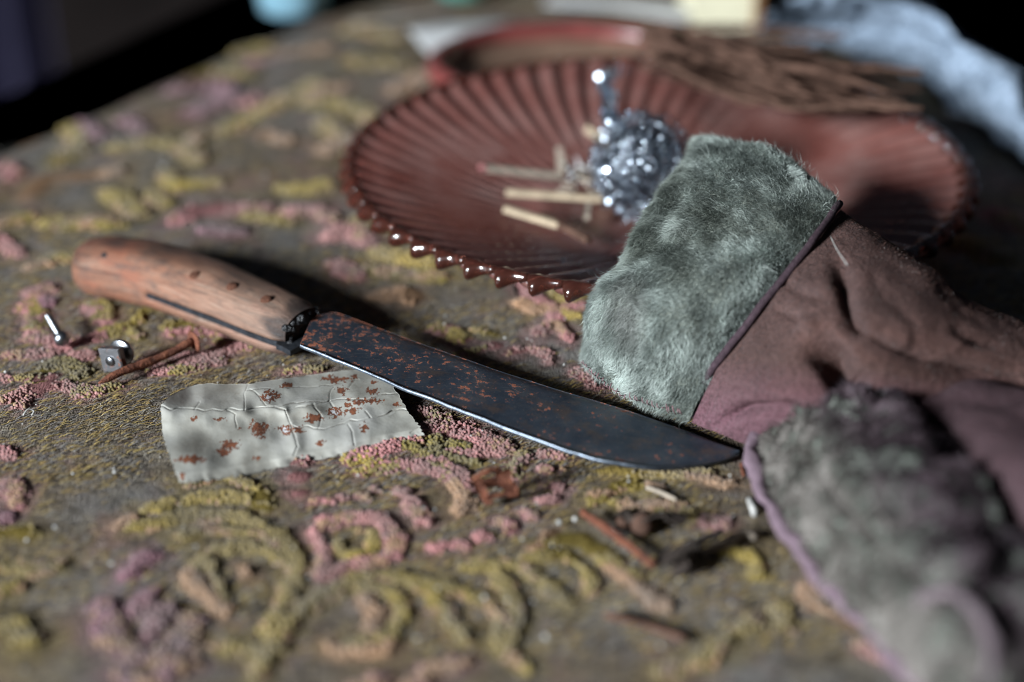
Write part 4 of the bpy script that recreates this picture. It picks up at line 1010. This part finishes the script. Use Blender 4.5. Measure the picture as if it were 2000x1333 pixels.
def flakes(C, size, name):
    n = len(C); a_ = rng.normal(0, 1, (n, 3)); a_ /= np.linalg.norm(a_, axis=1, keepdims=True); b_ = np.cross(a_, rng.normal(0, 1, (n, 3))); b_ /= np.linalg.norm(b_, axis=1, keepdims=True)
    h_ = (size*rng.uniform(0.6, 1.2, n)/2)[:, None]; V = np.stack([C-a_*h_-b_*h_, C+a_*h_-b_*h_, C+a_*h_+b_*h_, C-a_*h_+b_*h_], 1).reshape(-1, 3)
    return obj(name, V, [np.arange(4*n).reshape(-1, 4)], M['wool'], wr, smooth=False, kind='stuff')
v, f = join(Vw[300:420], Fw[300:420]); obj('wire_tangle', v, f, M['wool'], wr, kind='stuff')
dd = rng.normal(0, 1, (1500, 3)); dd /= np.linalg.norm(dd, axis=1, keepdims=True)
flakes(wc+dd*np.array([0.94, 0.95, 1.0])*(WR*rng.uniform(0.78, 1.0, 1500))[:, None], 0.0011, 'glint_flakes')  # loose metal flakes added to the ball to catch glints
sp_ = cr_axis(np.array([P(1215, 262, .045), P(1188, 228, .05), P(1192, 190, .048), P(1176, 160, .05), P(1205, 138, .046)]), 340)
flakes(sp_+rng.normal(0, 0.0016, sp_.shape), 0.0018, 'glint_flakes')  # more flakes added along the loose strand for glints
v, f = ribbon_curl(np.array([P(1215, 260, .045), P(1185, 225, .05), P(1190, 190, .048), P(1175, 160, .05), P(1200, 145, .046)]), 0.0030, 22, 0.0014, 0); obj('loose_curl', v, [f], M['wool'], wr)
v, f = ribbon_curl(np.array([P(1200, 300, .03), P(1160, 330, .026), P(1150, 320, .022)]), 0.0022, 6, 0.0007, 0); obj('loose_curl', v, [f], M['wool'], wr)
Vc, Fc2 = lathe([(WR*0.62*math.sin(t), -WR*0.68*math.cos(t)) for t in np.linspace(0.1, 3.04, 12)], wc, (0, 0, 1), 18)
Vc = Vc+(fbm(Vc, 300, 2, 3)-0.5)[:, None]*0.005; obj('packed_core', Vc, Fc2, M['tang'], wr)

# matches and straw bits in the dish
def matchstick(p, q, r, label, head=False, mat='match'):
    C = np.linspace(P(*p), P(*q), 8); root = empty('matchstick', C.mean(0)-np.array([0, 0, 0.001]), label, 'matchstick')
    T, N, B = frames(C); V = np.stack([C+s1*r*N+s2*r*B for s1, s2 in ((-1, -1), (1, -1), (1, 1), (-1, 1))], 1).reshape(-1, 3); n = len(C)
    F = [(i_*4+s, i_*4+(s+1) % 4, (i_+1)*4+(s+1) % 4, (i_+1)*4+s) for i_ in range(n-1) for s in range(4)]+[(3, 2, 1, 0), tuple((n-1)*4+s for s in range(4))]
    obj('stick', V, F, M[mat], root, smooth=False)
    if head:
        rr_ = 0.0017; v, f = lathe([(rr_*math.sin(t), -rr_*1.4*math.cos(t)) for t in np.linspace(0.1, 3.04, 8)], C[0], C[1]-C[0], 10); obj('match_head', v, f, M['redhead'], root)
matchstick((988, 376, .020), (1178, 388, .017), 0.0013, 'pale wooden matchstick lying nearest the front, left of the wire ball')
matchstick((945, 328, .024), (1095, 344, .017), 0.0013, 'pinkish matchstick with a red head behind the pale one', True, 'straw')
matchstick((985, 408, .019), (1090, 440, .016), 0.0012, 'pale matchstick slanting down in the front of the glass dish', False, 'match')
matchstick((1145, 250, .032), (1200, 285, .024), 0.0017, 'thick pale match end sticking up behind the wire ball')
matchstick((1092, 290, .026), (1096, 345, .017), 0.0013, 'short stub of match standing beside the straw scraps', False, 'straw')
matchstick((1060, 420, .016), (1150, 470, .017), 0.0012, 'dark brown match slanting toward the front rim', False, 'twig')
matchstick((1150, 400, .017), (1146, 425, .017), 0.0011, 'tiny match splinter below the wire ball', False, 'straw')
hs = empty('straw_tuft', P(1130, 350, 0.012), 'grey tuft of dry straw between the matches and the wire ball', 'straw')
for k in range(26):
    a_ = rng.uniform(0, 6.28); c0 = P(1130+rng.uniform(-40, 45), 345+rng.uniform(-30, 32), rng.uniform(0.015, 0.024)); L2 = rng.uniform(0.004, 0.011)
    dd = np.array([math.cos(a_), math.sin(a_), rng.uniform(-0.1, 0.4)]); v, f = tube(np.linspace(c0-dd*L2/2, c0+dd*L2/2, 4)+rng.normal(0, .0004, (4, 3)), rng.uniform(0.0004, 0.0010), 6); obj('straw_blade', v, f, M['straw'] if k % 3 else M['paper'], hs)

# ------------------------------------------------------------------ fur
def fur(name, G, n, length, lay, pal, parent, width=0.00013, seed=0, mask=None, clump=0.6, lift=0.55, lenvar=None, edge_out=None):
    """hairs on a surface grid G (nu,nv,3): tapered three-segment blades"""
    nu, nv = G.shape[:2]; N = grid_normals(G)
    if N[nu//2, nv//2] @ (np.array([0, 0, H])-G[nu//2, nv//2]) < 0: N = -N
    # area-weighted choice of cells
    a_ = np.linalg.norm(np.cross(np.diff(G, axis=0)[:, :-1], np.diff(G, axis=1)[:-1]), axis=-1).ravel(); r = np.random.default_rng(seed)
    c = r.choice(len(a_), n, p=a_/a_.sum()); iu, iv = np.divmod(c, nv-1); fu = r.random(n)[:, None]; fv = r.random(n)[:, None]
    bil = lambda A: (A[iu, iv]*(1-fu)+A[iu+1, iv]*fu)*(1-fv)+(A[iu, iv+1]*(1-fu)+A[iu+1, iv+1]*fu)*fv
    p = bil(G); nn_ = bil(N); nn_ /= np.linalg.norm(nn_, axis=1, keepdims=True)
    lay = np.asarray(lay, float); ld = lay[None]+np.stack([fbm(p, 90, 2, seed+s) for s in range(3)], 1)*clump*2-clump
    ld = ld - nn_*(ld*nn_).sum(1, keepdims=True); ld /= np.maximum(np.linalg.norm(ld, axis=1, keepdims=True), 1e-6)
    L = length*r.uniform(0.6, 1.15, n)*(0.45+1.05*fbm(p, 210, 2, seed+9))
    if lenvar is not None: L = L*lenvar(p)
    up = (lift*r.uniform(0.7, 1.3, n))[:, None]
    d1 = nn_*up+ld*0.35+r.normal(0, 0.16, (n, 3)); d2 = nn_*up*0.55+ld*0.8+r.normal(0, 0.25, (n, 3))
    d1 /= np.linalg.norm(d1, axis=1, keepdims=True); d2 /= np.linalg.norm(d2, axis=1, keepdims=True)
    p0 = p-nn_*0.0004; p1 = p0+d1*(L*0.5)[:, None]; p2 = p1+d2*(L*0.55)[:, None]
    side = np.cross(d1, r.normal(0, 1, (n, 3))); side /= np.linalg.norm(side, axis=1, keepdims=True); w_ = (width*r.uniform(0.7, 1.3, n))[:, None]
    V = np.stack([p0-side*w_, p0+side*w_, p1-side*w_*0.8, p1+side*w_*0.8, p2], 1).reshape(-1, 3)
    b = (np.arange(n)*5)[:, None]
    col = pal(p, r)
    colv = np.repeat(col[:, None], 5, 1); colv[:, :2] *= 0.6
    return obj(name, V, [b+np.array([[0, 1, 3, 2]]), b+np.array([[2, 3, 4]])], M['fur'], parent, attrs={'Col': colv.reshape(-1, 3)}, kind='stuff')

# ------------------------------------------------------------------ far glove: fleece cuff, piping, suede hand
def ctrl(rows): return np.array([[P(*p) for p in r] for r in rows])
g1 = empty('fleece_cuff_glove', P(1500, 760, 0.0), 'brown suede glove with a turned-back grey-green fleece cuff leaning on the glass dish', 'glove')
rows = [[(1142, 702, .006), (1205, 760, .006), (1275, 800, .006), (1347, 822, .006)],
        [(1150, 612, .028), (1235, 655, .032), (1320, 690, .030), (1403, 703, .026)],
        [(1205, 512, .044), (1300, 550, .048), (1400, 590, .047), (1480, 604, .043)],
        [(1283, 398, .057), (1375, 430, .061), (1480, 475, .060), (1563, 500, .056)],
        [(1355, 292, .066), (1440, 296, .069), (1550, 340, .068), (1632, 402, .063)]]
K = ctrl(rows)
back = np.concatenate([K[4:5]+np.array([0.002, 0.022, -0.006]), K[4:5]+np.array([0.006, 0.045, -0.025])])
K = np.concatenate([K, back])
left = K[:, :1]+np.array([0.010, 0.018, 0.0]); left[..., 2] = np.maximum(left[..., 2]-0.016, 0.003)
K = np.concatenate([left, K], 1)
G = patch(K, 90, 70)
N = grid_normals(G); sg = 1 if N[30, 40]@np.array([0, -1, 1]) > 0 else -1; N = N*sg
# soft hollows across the cuff
pp = proj(G.reshape(-1, 3))
def crease(pp, line, wpx, depth): d, t = polydist(pp, line); return -depth*np.exp(-(d/wpx)**2)*np.clip(np.sin(np.clip(t, 0.02, 0.98)*math.pi)*1.6, 0, 1)
hgt_ = crease(pp, [(1180, 560), (1230, 500), (1290, 470), (1340, 470)], 24, 0.0035)+crease(pp, [(1290, 760), (1330, 700), (1345, 650)], 26, 0.003)+crease(pp, [(1170, 650), (1240, 640)], 26, 0.002)
hgt_ = hgt_+(fbm(G.reshape(-1, 3), 55, 3, 13)-0.5)*0.006
G = G+N*hgt_.reshape(G.shape[:2])[..., None]
cuff = obj('cuff', G.reshape(-1, 3), [grid_faces(90, 70, sg < 0)], M['hide'], g1)
def pal1(p, r):
    a = np.array((0.21, 0.24, 0.22)); b = np.array((0.58, 0.64, 0.60)); c = np.array((0.12, 0.13, 0.09)); n = len(p)
    f = np.clip(fbm(p*np.array([1.6, 1, 0.6]), 110, 3, 81)*2.6-0.9+r.normal(0, 0.22, n), 0, 1)[:, None]; col = a+(b-a)*f
    g = np.clip(fbm(p, 35, 2, 84)*4-2.1, 0, 1)[:, None]*0.35; col = col*(1-g)+c*g
    pk = np.clip((proj(p)[:, 0:1]*-0.0+1)*(fbm(p, 25, 2, 85)[:, None]*5-3.0), 0, 1)*0.5
    col = col*(1-pk)+np.array((0.30, 0.25, 0.24))*pk
    br_ = r.random(n) > 0.93; col[br_] *= 1.5
    return col
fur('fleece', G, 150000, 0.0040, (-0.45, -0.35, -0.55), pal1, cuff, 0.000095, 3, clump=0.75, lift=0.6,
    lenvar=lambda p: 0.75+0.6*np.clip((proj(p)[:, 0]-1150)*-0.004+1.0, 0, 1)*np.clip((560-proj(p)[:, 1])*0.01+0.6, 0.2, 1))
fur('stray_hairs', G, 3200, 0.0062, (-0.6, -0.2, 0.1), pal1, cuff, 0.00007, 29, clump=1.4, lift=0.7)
# stitched line near the lower hem of the cuff
sl = [(1150, 705), (1185, 735), (1230, 765), (1290, 790), (1340, 805)]
slw = cr_axis(np.array(sl, float), 30); gp = proj(G.reshape(-1, 3)); Gf = G.reshape(-1, 3); Nf = N.reshape(-1, 3)
front = (Nf @ np.array([0, -0.88, 0.47])) > 0.1
for k in range(29):
    q_ = slw[k]; c_ = np.argmin(np.hypot(gp[:, 0]-q_[0], gp[:, 1]-q_[1])+np.where(front, 0, 999)); p_ = Gf[c_]+Nf[c_]*0.0034
    tan = np.array([0.35, -0.1, -0.9])*0.0011+rng.normal(0, 0.0003, 3)
    v, f = tube(np.array([p_-tan-Nf[c_]*0.0008, p_, p_+tan-Nf[c_]*0.0008]), 0.0002, 5); obj('stitch', v, f, M['stitch'], cuff)
pipe = cr_axis(np.array([P(1640, 398, .064), P(1600, 452, .062), P(1565, 500, .0575), P(1480, 605, .0445), P(1403, 706, .0275), P(1365, 770, .014), P(1349, 815, .0065)]), 60)
v, f = tube(pipe+(np.stack([vnoise(pipe, 120, s) for s in range(3)], 1)-0.5)*0.001, 0.0014, 8); obj('piping', v, f, M['piping'], g1)

rows = [[(1347, 826, .006), (1402, 712, .0265), (1482, 608, .0435), (1566, 503, .0565), (1640, 410, .061)],
        [(1400, 848, .006), (1480, 765, .030), (1570, 665, .046), (1650, 560, .060), (1720, 462, .058)],
        [(1465, 872, .006), (1560, 800, .030), (1660, 720, .043), (1750, 630, .056), (1810, 530, .054)],
        [(1550, 900, .006), (1640, 830, .026), (1740, 770, .036), (1840, 680, .050), (1880, 595, .047)],
        [(1650, 930, .006), (1740, 860, .020), (1850, 800, .028), (1940, 710, .043), (1960, 625, .042)],
        [(1800, 960, .006), (1880, 880, .014), (1980, 820, .022), (2050, 740, .038), (2060, 662, .038)],
        [(2000, 980, .006), (2060, 900, .012), (2120, 840, .020), (2180, 780, .030), (2200, 700, .030)]]
K = ctrl(rows)
bk = K[:, -1:]+np.array([0.004, 0.018, -0.014]); bk2 = K[:, -1:]+np.array([0.008, 0.028, 0]); bk2[..., 2] = 0.004
K = np.concatenate([K, bk, bk2], 1)
end = K[-1:]+np.array([0.022, 0, 0]); end[..., 2] *= 0.6; end2 = K[-1:]+np.array([0.026, 0, 0]); end2[..., 2] = 0.003; K = np.concatenate([K, end, end2])
GB = patch(K, 130, 110); N = grid_normals(GB); sg = 1 if N[60, 50]@np.array([0, -1, 1]) > 0 else -1; N = N*sg
pp = proj(GB.reshape(-1, 3))
h_ = (crease(pp, [(1635, 490), (1650, 560), (1658, 620), (1690, 660)], 20, 0.0075)+crease(pp, [(1575, 660), (1620, 700), (1650, 745), (1700, 775)], 24, 0.016)
      + crease(pp, [(1760, 665), (1860, 715), (1930, 742), (2030, 755)], 28, 0.015)+crease(pp, [(1400, 830), (1450, 800), (1530, 800), (1560, 806)], 12, 0.005)
      + crease(pp, [(1680, 640), (1760, 690), (1840, 715)], 20, 0.004) - crease(pp, [(1560, 620), (1600, 640)], 30, 0.003)
       + crease(pp, [(1520, 545), (1560, 570), (1620, 585)], 9, 0.0016) + crease(pp, [(1690, 645), (1780, 695), (1870, 705)], 7, 0.0022) + crease(pp, [(1505, 600), (1560, 622), (1610, 612)], 7, 0.0014) + crease(pp, [(1745, 590), (1790, 640), (1815, 700)], 8, 0.0010) + crease(pp, [(1700, 520), (1720, 570), (1760, 610)], 8, 0.0008) + crease(pp, [(1850, 640), (1900, 665), (1960, 680)], 8, 0.0018) + crease(pp, [(1390, 745), (1450, 755), (1530, 785), (1570, 792)], 5, 0.0012))
h_ = h_+(fbm(GB.reshape(-1, 3), 20, 2, 17)-0.5)*0.005+(fbm(GB.reshape(-1, 3), 150, 2, 18)-0.5)*0.0012
GB = GB+N*h_.reshape(GB.shape[:2])[..., None]; GB[..., 2] = np.maximum(GB[..., 2], 0.003)
pk = np.clip((pp[:, 1]-690-(pp[:, 0]-1420)*0.12)/130, 0, 1)
obj('hand', GB.reshape(-1, 3), [grid_faces(130, 110, sg < 0)], M['suede'], g1, attrs={'pink': pk})
def paln(p, r):
    n = len(p); k = np.clip((proj(p)[:, 1]-690-(proj(p)[:, 0]-1420)*0.12)/130, 0, 1)[:, None]; col = np.array((0.125, 0.066, 0.054))*(1-k)+np.array((0.20, 0.09, 0.11))*k
    col = col*r.uniform(0.4, 1.5, (n, 1)); w_ = r.random(n) > 0.95; col[w_] = (0.30, 0.27, 0.26); return col
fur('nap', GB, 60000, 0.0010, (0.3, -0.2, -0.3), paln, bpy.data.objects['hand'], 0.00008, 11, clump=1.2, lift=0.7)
pts = cr_axis(np.array([P(1622, 462, .0615), P(1636, 490, .0628), P(1655, 518, .0628)]), 10); v, f = tube(pts, 0.00016, 5); obj('stray_hair', v, f, M['lint'], label='single white hair stuck on the suede of the far glove', cat='hair')

# ------------------------------------------------------------------ near glove
g2 = empty('matted_fleece_glove', P(1750, 1000, 0.0), 'mauve suede glove with matted grey fleece lining turned out, in the near right corner', 'glove')
rows = [[(1512, 806, .010), (1590, 774, .026), (1680, 758, .034), (1768, 786, .034)],
        [(1474, 872, .009), (1580, 850, .030), (1720, 842, .041), (1852, 890, .041)],
        [(1505, 968, .009), (1620, 960, .033), (1780, 958, .046), (1950, 1000, .046)],
        [(1572, 1076, .009), (1690, 1078, .035), (1860, 1080, .047), (2050, 1100, .047)],
        [(1660, 1182, .011), (1772, 1180, .037), (1930, 1172, .047), (2120, 1190, .047)],
        [(1780, 1312, .014), (1872, 1292, .038), (2000, 1270, .046), (2180, 1280, .044)],
        [(1900, 1440, .014), (1990, 1400, .038), (2100, 1370, .044), (2250, 1370, .040)]]
K = ctrl(rows)
tp = K[:1]+np.array([0.004, 0.012, 0.0]); tp[..., 2] = np.maximum(tp[..., 2]-0.022, 0.004); K = np.concatenate([tp, K])
lf = K[:, :1]+np.array([0.006, 0.010, 0]); lf[..., 2] = 0.003
K = np.concatenate([lf, K], 1)
G2 = patch(K, 120, 90); N = grid_normals(G2); sg = 1 if N[60, 50]@np.array([0, 0, 1]) > 0 else -1; N = N*sg
pp = proj(G2.reshape(-1, 3))
rightness = np.clip((pp[:, 0]-1560-(pp[:, 1]-880)*0.75)/130, 0, 1)
h_ = (fbm(G2.reshape(-1, 3), 70, 3, 23)-0.5)*0.016*rightness+(fbm(G2.reshape(-1, 3), 160, 2, 24)-0.5)*0.006
h_ = h_+crease(pp, [(1800, 1130), (1880, 1160), (1960, 1240), (1990, 1330)], 34, 0.010)+crease(pp, [(1560, 880), (1640, 980), (1720, 1080)], 16, 0.004)+crease(pp, [(1690, 960), (1730, 1010), (1740, 1040)], 20, 0.008)+crease(pp, [(1900, 1100), (1960, 1120), (2000, 1150)], 28, 0.01)
h_ = h_-crease(pp, [(1830, 1210), (1870, 1250), (1890, 1300)], 60, 0.007)
G2 = G2+N*h_.reshape(G2.shape[:2])[..., None]; G2[..., 2] = np.maximum(G2[..., 2], 0.002)
lin = obj('lining', G2.reshape(-1, 3), [grid_faces(120, 90, sg < 0)], M['hide'], g2)
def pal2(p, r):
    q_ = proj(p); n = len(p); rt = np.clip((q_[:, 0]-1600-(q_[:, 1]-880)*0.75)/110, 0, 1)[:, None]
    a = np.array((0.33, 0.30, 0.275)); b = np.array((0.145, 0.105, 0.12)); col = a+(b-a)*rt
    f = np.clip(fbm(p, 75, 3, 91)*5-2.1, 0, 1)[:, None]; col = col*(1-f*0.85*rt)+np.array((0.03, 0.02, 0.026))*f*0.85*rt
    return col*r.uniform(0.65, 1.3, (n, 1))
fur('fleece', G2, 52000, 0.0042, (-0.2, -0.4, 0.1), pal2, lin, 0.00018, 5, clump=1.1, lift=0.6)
hp = cr_axis(np.array([P(1530, 800, .012), P(1488, 832, .012), P(1468, 885, .012), P(1480, 935, .012), P(1508, 990, .012), P(1560, 1070, .012), P(1640, 1170, .013), P(1720, 1255, .014), P(1790, 1330, .016), P(1860, 1410, .016)]), 70)
v, f = tube(hp, 0.0024, 12, True, 0.8); v = v+(fbm(v, 150, 3, 33)-0.5)[:, None]*0.003; obj('hem', v, f, M['hem'], g2)
hp = cr_axis(np.array([P(1790, 1178, .043), P(1850, 1158, .047), P(1905, 1190, .050), P(1935, 1255, .050), P(1935, 1320, .049), P(1900, 1390, .048)]), 40)
v, f = tube(hp, 0.0017, 10, True, 0.8); v = v+(fbm(v, 150, 3, 34)-0.5)[:, None]*0.002; obj('hem', v, f, M['hem2'], g2)
rows = [[(1790, 806, .031), (1884, 896, .038), (1986, 1000, .043), (2086, 1104, .044), (2186, 1210, .044)],
        [(1815, 782, .034), (1930, 855, .046), (2040, 955, .052), (2140, 1050, .052), (2240, 1150, .05)],
        [(1865, 762, .034), (1985, 808, .046), (2100, 890, .053), (2190, 980, .053), (2300, 1080, .05)],
        [(1945, 752, .030), (2070, 785, .044), (2180, 850, .05), (2280, 930, .05), (2380, 1020, .046)]]
K = ctrl(rows); low = K[:1]+np.array([0.003, 0.002, -0.016]); far_ = K[-1:]+np.array([0.012, 0.012, -0.02]); K = np.concatenate([low, K, far_])
tpc = K[:, :1]+np.array([0.0, 0.008, 0]); tpc[..., 2] = np.maximum(tpc[..., 2]-0.02, 0.004); K = np.concatenate([tpc, K], 1)
bt = K[:, -1:]+np.array([0.006, -0.012, 0]); bt[..., 2] *= 0.5; bt2 = K[:, -1:]+np.array([0.006, -0.014, 0]); bt2[..., 2] = 0.003; K = np.concatenate([K, bt, bt2], 1)
G3 = patch(K, 70, 80); N = grid_normals(G3); sg = 1 if N[40, 40]@np.array([0, 0, 1]) > 0 else -1; N = N*sg
G3 = G3+N*((fbm(G3.reshape(-1, 3), 45, 3, 27)-0.5)*0.008).reshape(70, 80)[..., None]
obj('hand', G3.reshape(-1, 3), [grid_faces(70, 80, sg < 0)], M['suede2'], g2, attrs={'pink': np.full(70*80, 0.55)})

# ------------------------------------------------------------------ things at the back of the table
def ring_obj(c, a_, b_, r, rz, nseg=72):
    t = np.linspace(0, 2*math.pi, nseg+1); return np.array([c[0]+a_*np.cos(t)*math.cos(rz)-b_*np.sin(t)*math.sin(rz), c[1]+a_*np.cos(t)*math.sin(rz)+b_*np.sin(t)*math.cos(rz), np.full(nseg+1, c[2])]).T
Lp, Rp = P(848, 165, .014), P(1400, 150, .014); Tp = P(1130, 62, .014)
rp = empty('red_rimmed_plate', ((Lp[0]+Rp[0])/2, Lp[1]+0.03, 0.0), 'brown plate with a raised red rim lying behind the glass dish', 'plate')
pc = np.array([(Lp[0]+Rp[0])/2, 0, 0.014]); pa = (Rp[0]-Lp[0])/2; pc[1] = Tp[1]-pa*0.80
v, f = tube(ring_obj(pc, pa, pa*0.80, 0.004, 0.0), 0.0055, 10, False); obj('rim', v, f, M['redglass'], rp)
Gp = []
for k, (s, z_) in enumerate(((0.02, .004), (0.5, .004), (0.75, .006), (0.97, .013))): Gp.append(ring_obj((pc[0], pc[1], z_), pa*s, pa*0.8*s, 0, 0.0))
Gp = np.stack(Gp); Gb = Gp-np.array([0, 0, 0.003]); nn2 = Gp.shape[0]*Gp.shape[1]
obj('well', np.concatenate([Gp.reshape(-1, 3), Gb.reshape(-1, 3)]), [grid_faces(4, 73), grid_faces(4, 73, True)+nn2], M['plate'], rp)
# bundle of twigs
tw = empty('twig_bundle', P(1500, 160, 0.0), 'bundle of dry brown twigs and bark heaped behind the glass dish', 'twigs')
for k in range(120):
    s = rng.random(); x0 = 1255+rng.uniform(-10, 280)*s; yA = 60+rng.uniform(-18, 60)+s*40
    x1 = min(1800, x0+rng.uniform(180, 420)); yB = yA+(x1-x0)*rng.uniform(-0.02, 0.46)
    zA = rng.uniform(0.008, 0.055); zB = rng.uniform(0.006, 0.055); zm = (zA+zB)/2+rng.uniform(-0.004, 0.008)
    pts = cr_axis(np.array([P(x0, yA, zA), P((x0+x1)/2, (yA+yB)/2+rng.uniform(-8, 8), zm), P(x1, min(yB, 215), zB)]), 10)
    r0 = rng.uniform(0.0006, 0.0022); v, f = tube(pts, np.linspace(r0, r0*0.6, 10), 7); v = v+(fbm(v, 120, 2, k)-0.5)[:, None]*0.003
    obj('twig', v, f, M['twig'], tw)
# white terry towel
rows = [[(1478, 70, .004), (1482, 50, .020), (1530, 8, .045), (1590, -25, .055), (1650, -40, .03)],
        [(1560, 75, .004), (1580, 48, .022), (1620, 0, .050), (1670, -15, .055), (1740, -10, .02)],
        [(1670, 104, .004), (1700, 72, .022), (1745, 22, .045), (1785, 25, .045), (1815, 30, .01)],
        [(1778, 142, .004), (1815, 118, .020), (1865, 84, .036), (1895, 95, .030), (1910, 100, .0)],
        [(1866, 212, .004), (1905, 188, .018), (1955, 152, .030), (1988, 165, .02), (2000, 170, -.01)],
        [(1960, 285, .004), (1990, 265, .016), (2025, 250, .026), (2040, 270, .01), (2050, 265, -.02)],
        [(2080, 420, .004), (2100, 390, .015), (2130, 370, .022), (2150, 380, .01), (2170, 380, -.02)]]
G4 = patch(ctrl(rows), 130, 60); N = grid_normals(G4); sg = 1 if N[60, 30, 2] > 0 else -1
G4 = G4+sg*N*((fbm(G4.reshape(-1, 3), 25, 3, 37)-0.5)*0.02+(vnoise(G4.reshape(-1, 3), 260, 38)-0.5)*0.004).reshape(130, 60)[..., None]
obj('terry_towel', G4.reshape(-1, 3), [grid_faces(130, 60, sg < 0)], M['towel'], label='blue-white terry towel draped over the far right edge of the table', cat='towel')
# cream box with a brown edge
c0 = P(1408, 62, 0.0); bx = empty('cream_box', c0, 'cream cardboard box standing behind the twig bundle', 'box')
v, f = box((c0[0], c0[1]+0.03, 0.045), (0.036, 0.05, 0.09), 0.06); obj('box_body', v, f, M['cream'], bx, smooth=False)
v, f = box((c0[0]+0.0205, c0[1]+0.006, 0.0435), (0.004, 0.006, 0.087), 0.06); obj('box_edge', v, f, M['cardb'], bx, smooth=False)
# pale paper wedge, cup, teal bottle, straw line
def sheet(name, pts, mat, label, cat, lift=0.004):
    W_ = np.array([P(x, y, z) for x, y, z in pts]); n = len(W_); V = np.concatenate([W_, W_+np.array([0, 0, 0.0012])])
    F_ = [tuple(range(n)), tuple(range(n, 2*n))[::-1]]+[(j_, n+j_, n+(j_+1) % n, (j_+1) % n) for j_ in range(n)]
    return obj(name, V, F_, M[mat], smooth=False, label=label, cat=cat)
sheet('paper_scrap', [(800, 62, .006), (880, 50, .006), (1000, 46, .007), (905, 70, .010), (845, 112, .006), (828, 96, .006)], 'paper', 'pale paper scrap poking out behind the red-rimmed plate', 'paper')
sheet('paper_scrap', [(1080, -6, .006), (1250, 8, .006), (1360, 24, .006), (1340, 42, .006), (1190, 18, .006), (1060, 10, .006)], 'paper', 'long pale paper strip at the far edge behind the plate', 'paper')
sheet('paper_scrap', [(1690, -30, -.05), (1900, -30, -.05), (1890, 22, -.05), (1700, 18, -.05)], 'cream', 'cream card lying beyond the terry towel', 'card')
c0 = P(566, 50, 0.0)
v, f = lathe([(0.016, 0.0), (0.020, 0.002), (0.0225, 0.02), (0.024, 0.05), (0.0225, 0.05), (0.021, 0.02), (0.018, 0.004), (0.002, 0.004)], (c0[0], c0[1]+0.024, 0.001), (0, 0, 1), 32); obj('blue_cup', v, f, M['cup'], label='pale blue enamel cup standing at the far left edge of the table', cat='cup')
c0 = P(935, 22, 0.0); v, f = lathe([(0.014, 0), (0.016, 0.002), (0.016, 0.05), (0.006, 0.065), (0.006, 0.085)], (c0[0]-0.01, c0[1]+0.03, 0.001), (0, 0, 1), 24); obj('teal_bottle', v, f, M['teal'], label='small dark teal bottle at the top behind the paper scrap', cat='bottle')
stick('straw', [(690, 46, .003), (770, 40, .003), (870, 26, .003)], 0.0012, M['straw'], 'long pale straw lying at the back beside the paper scrap', 'straw')
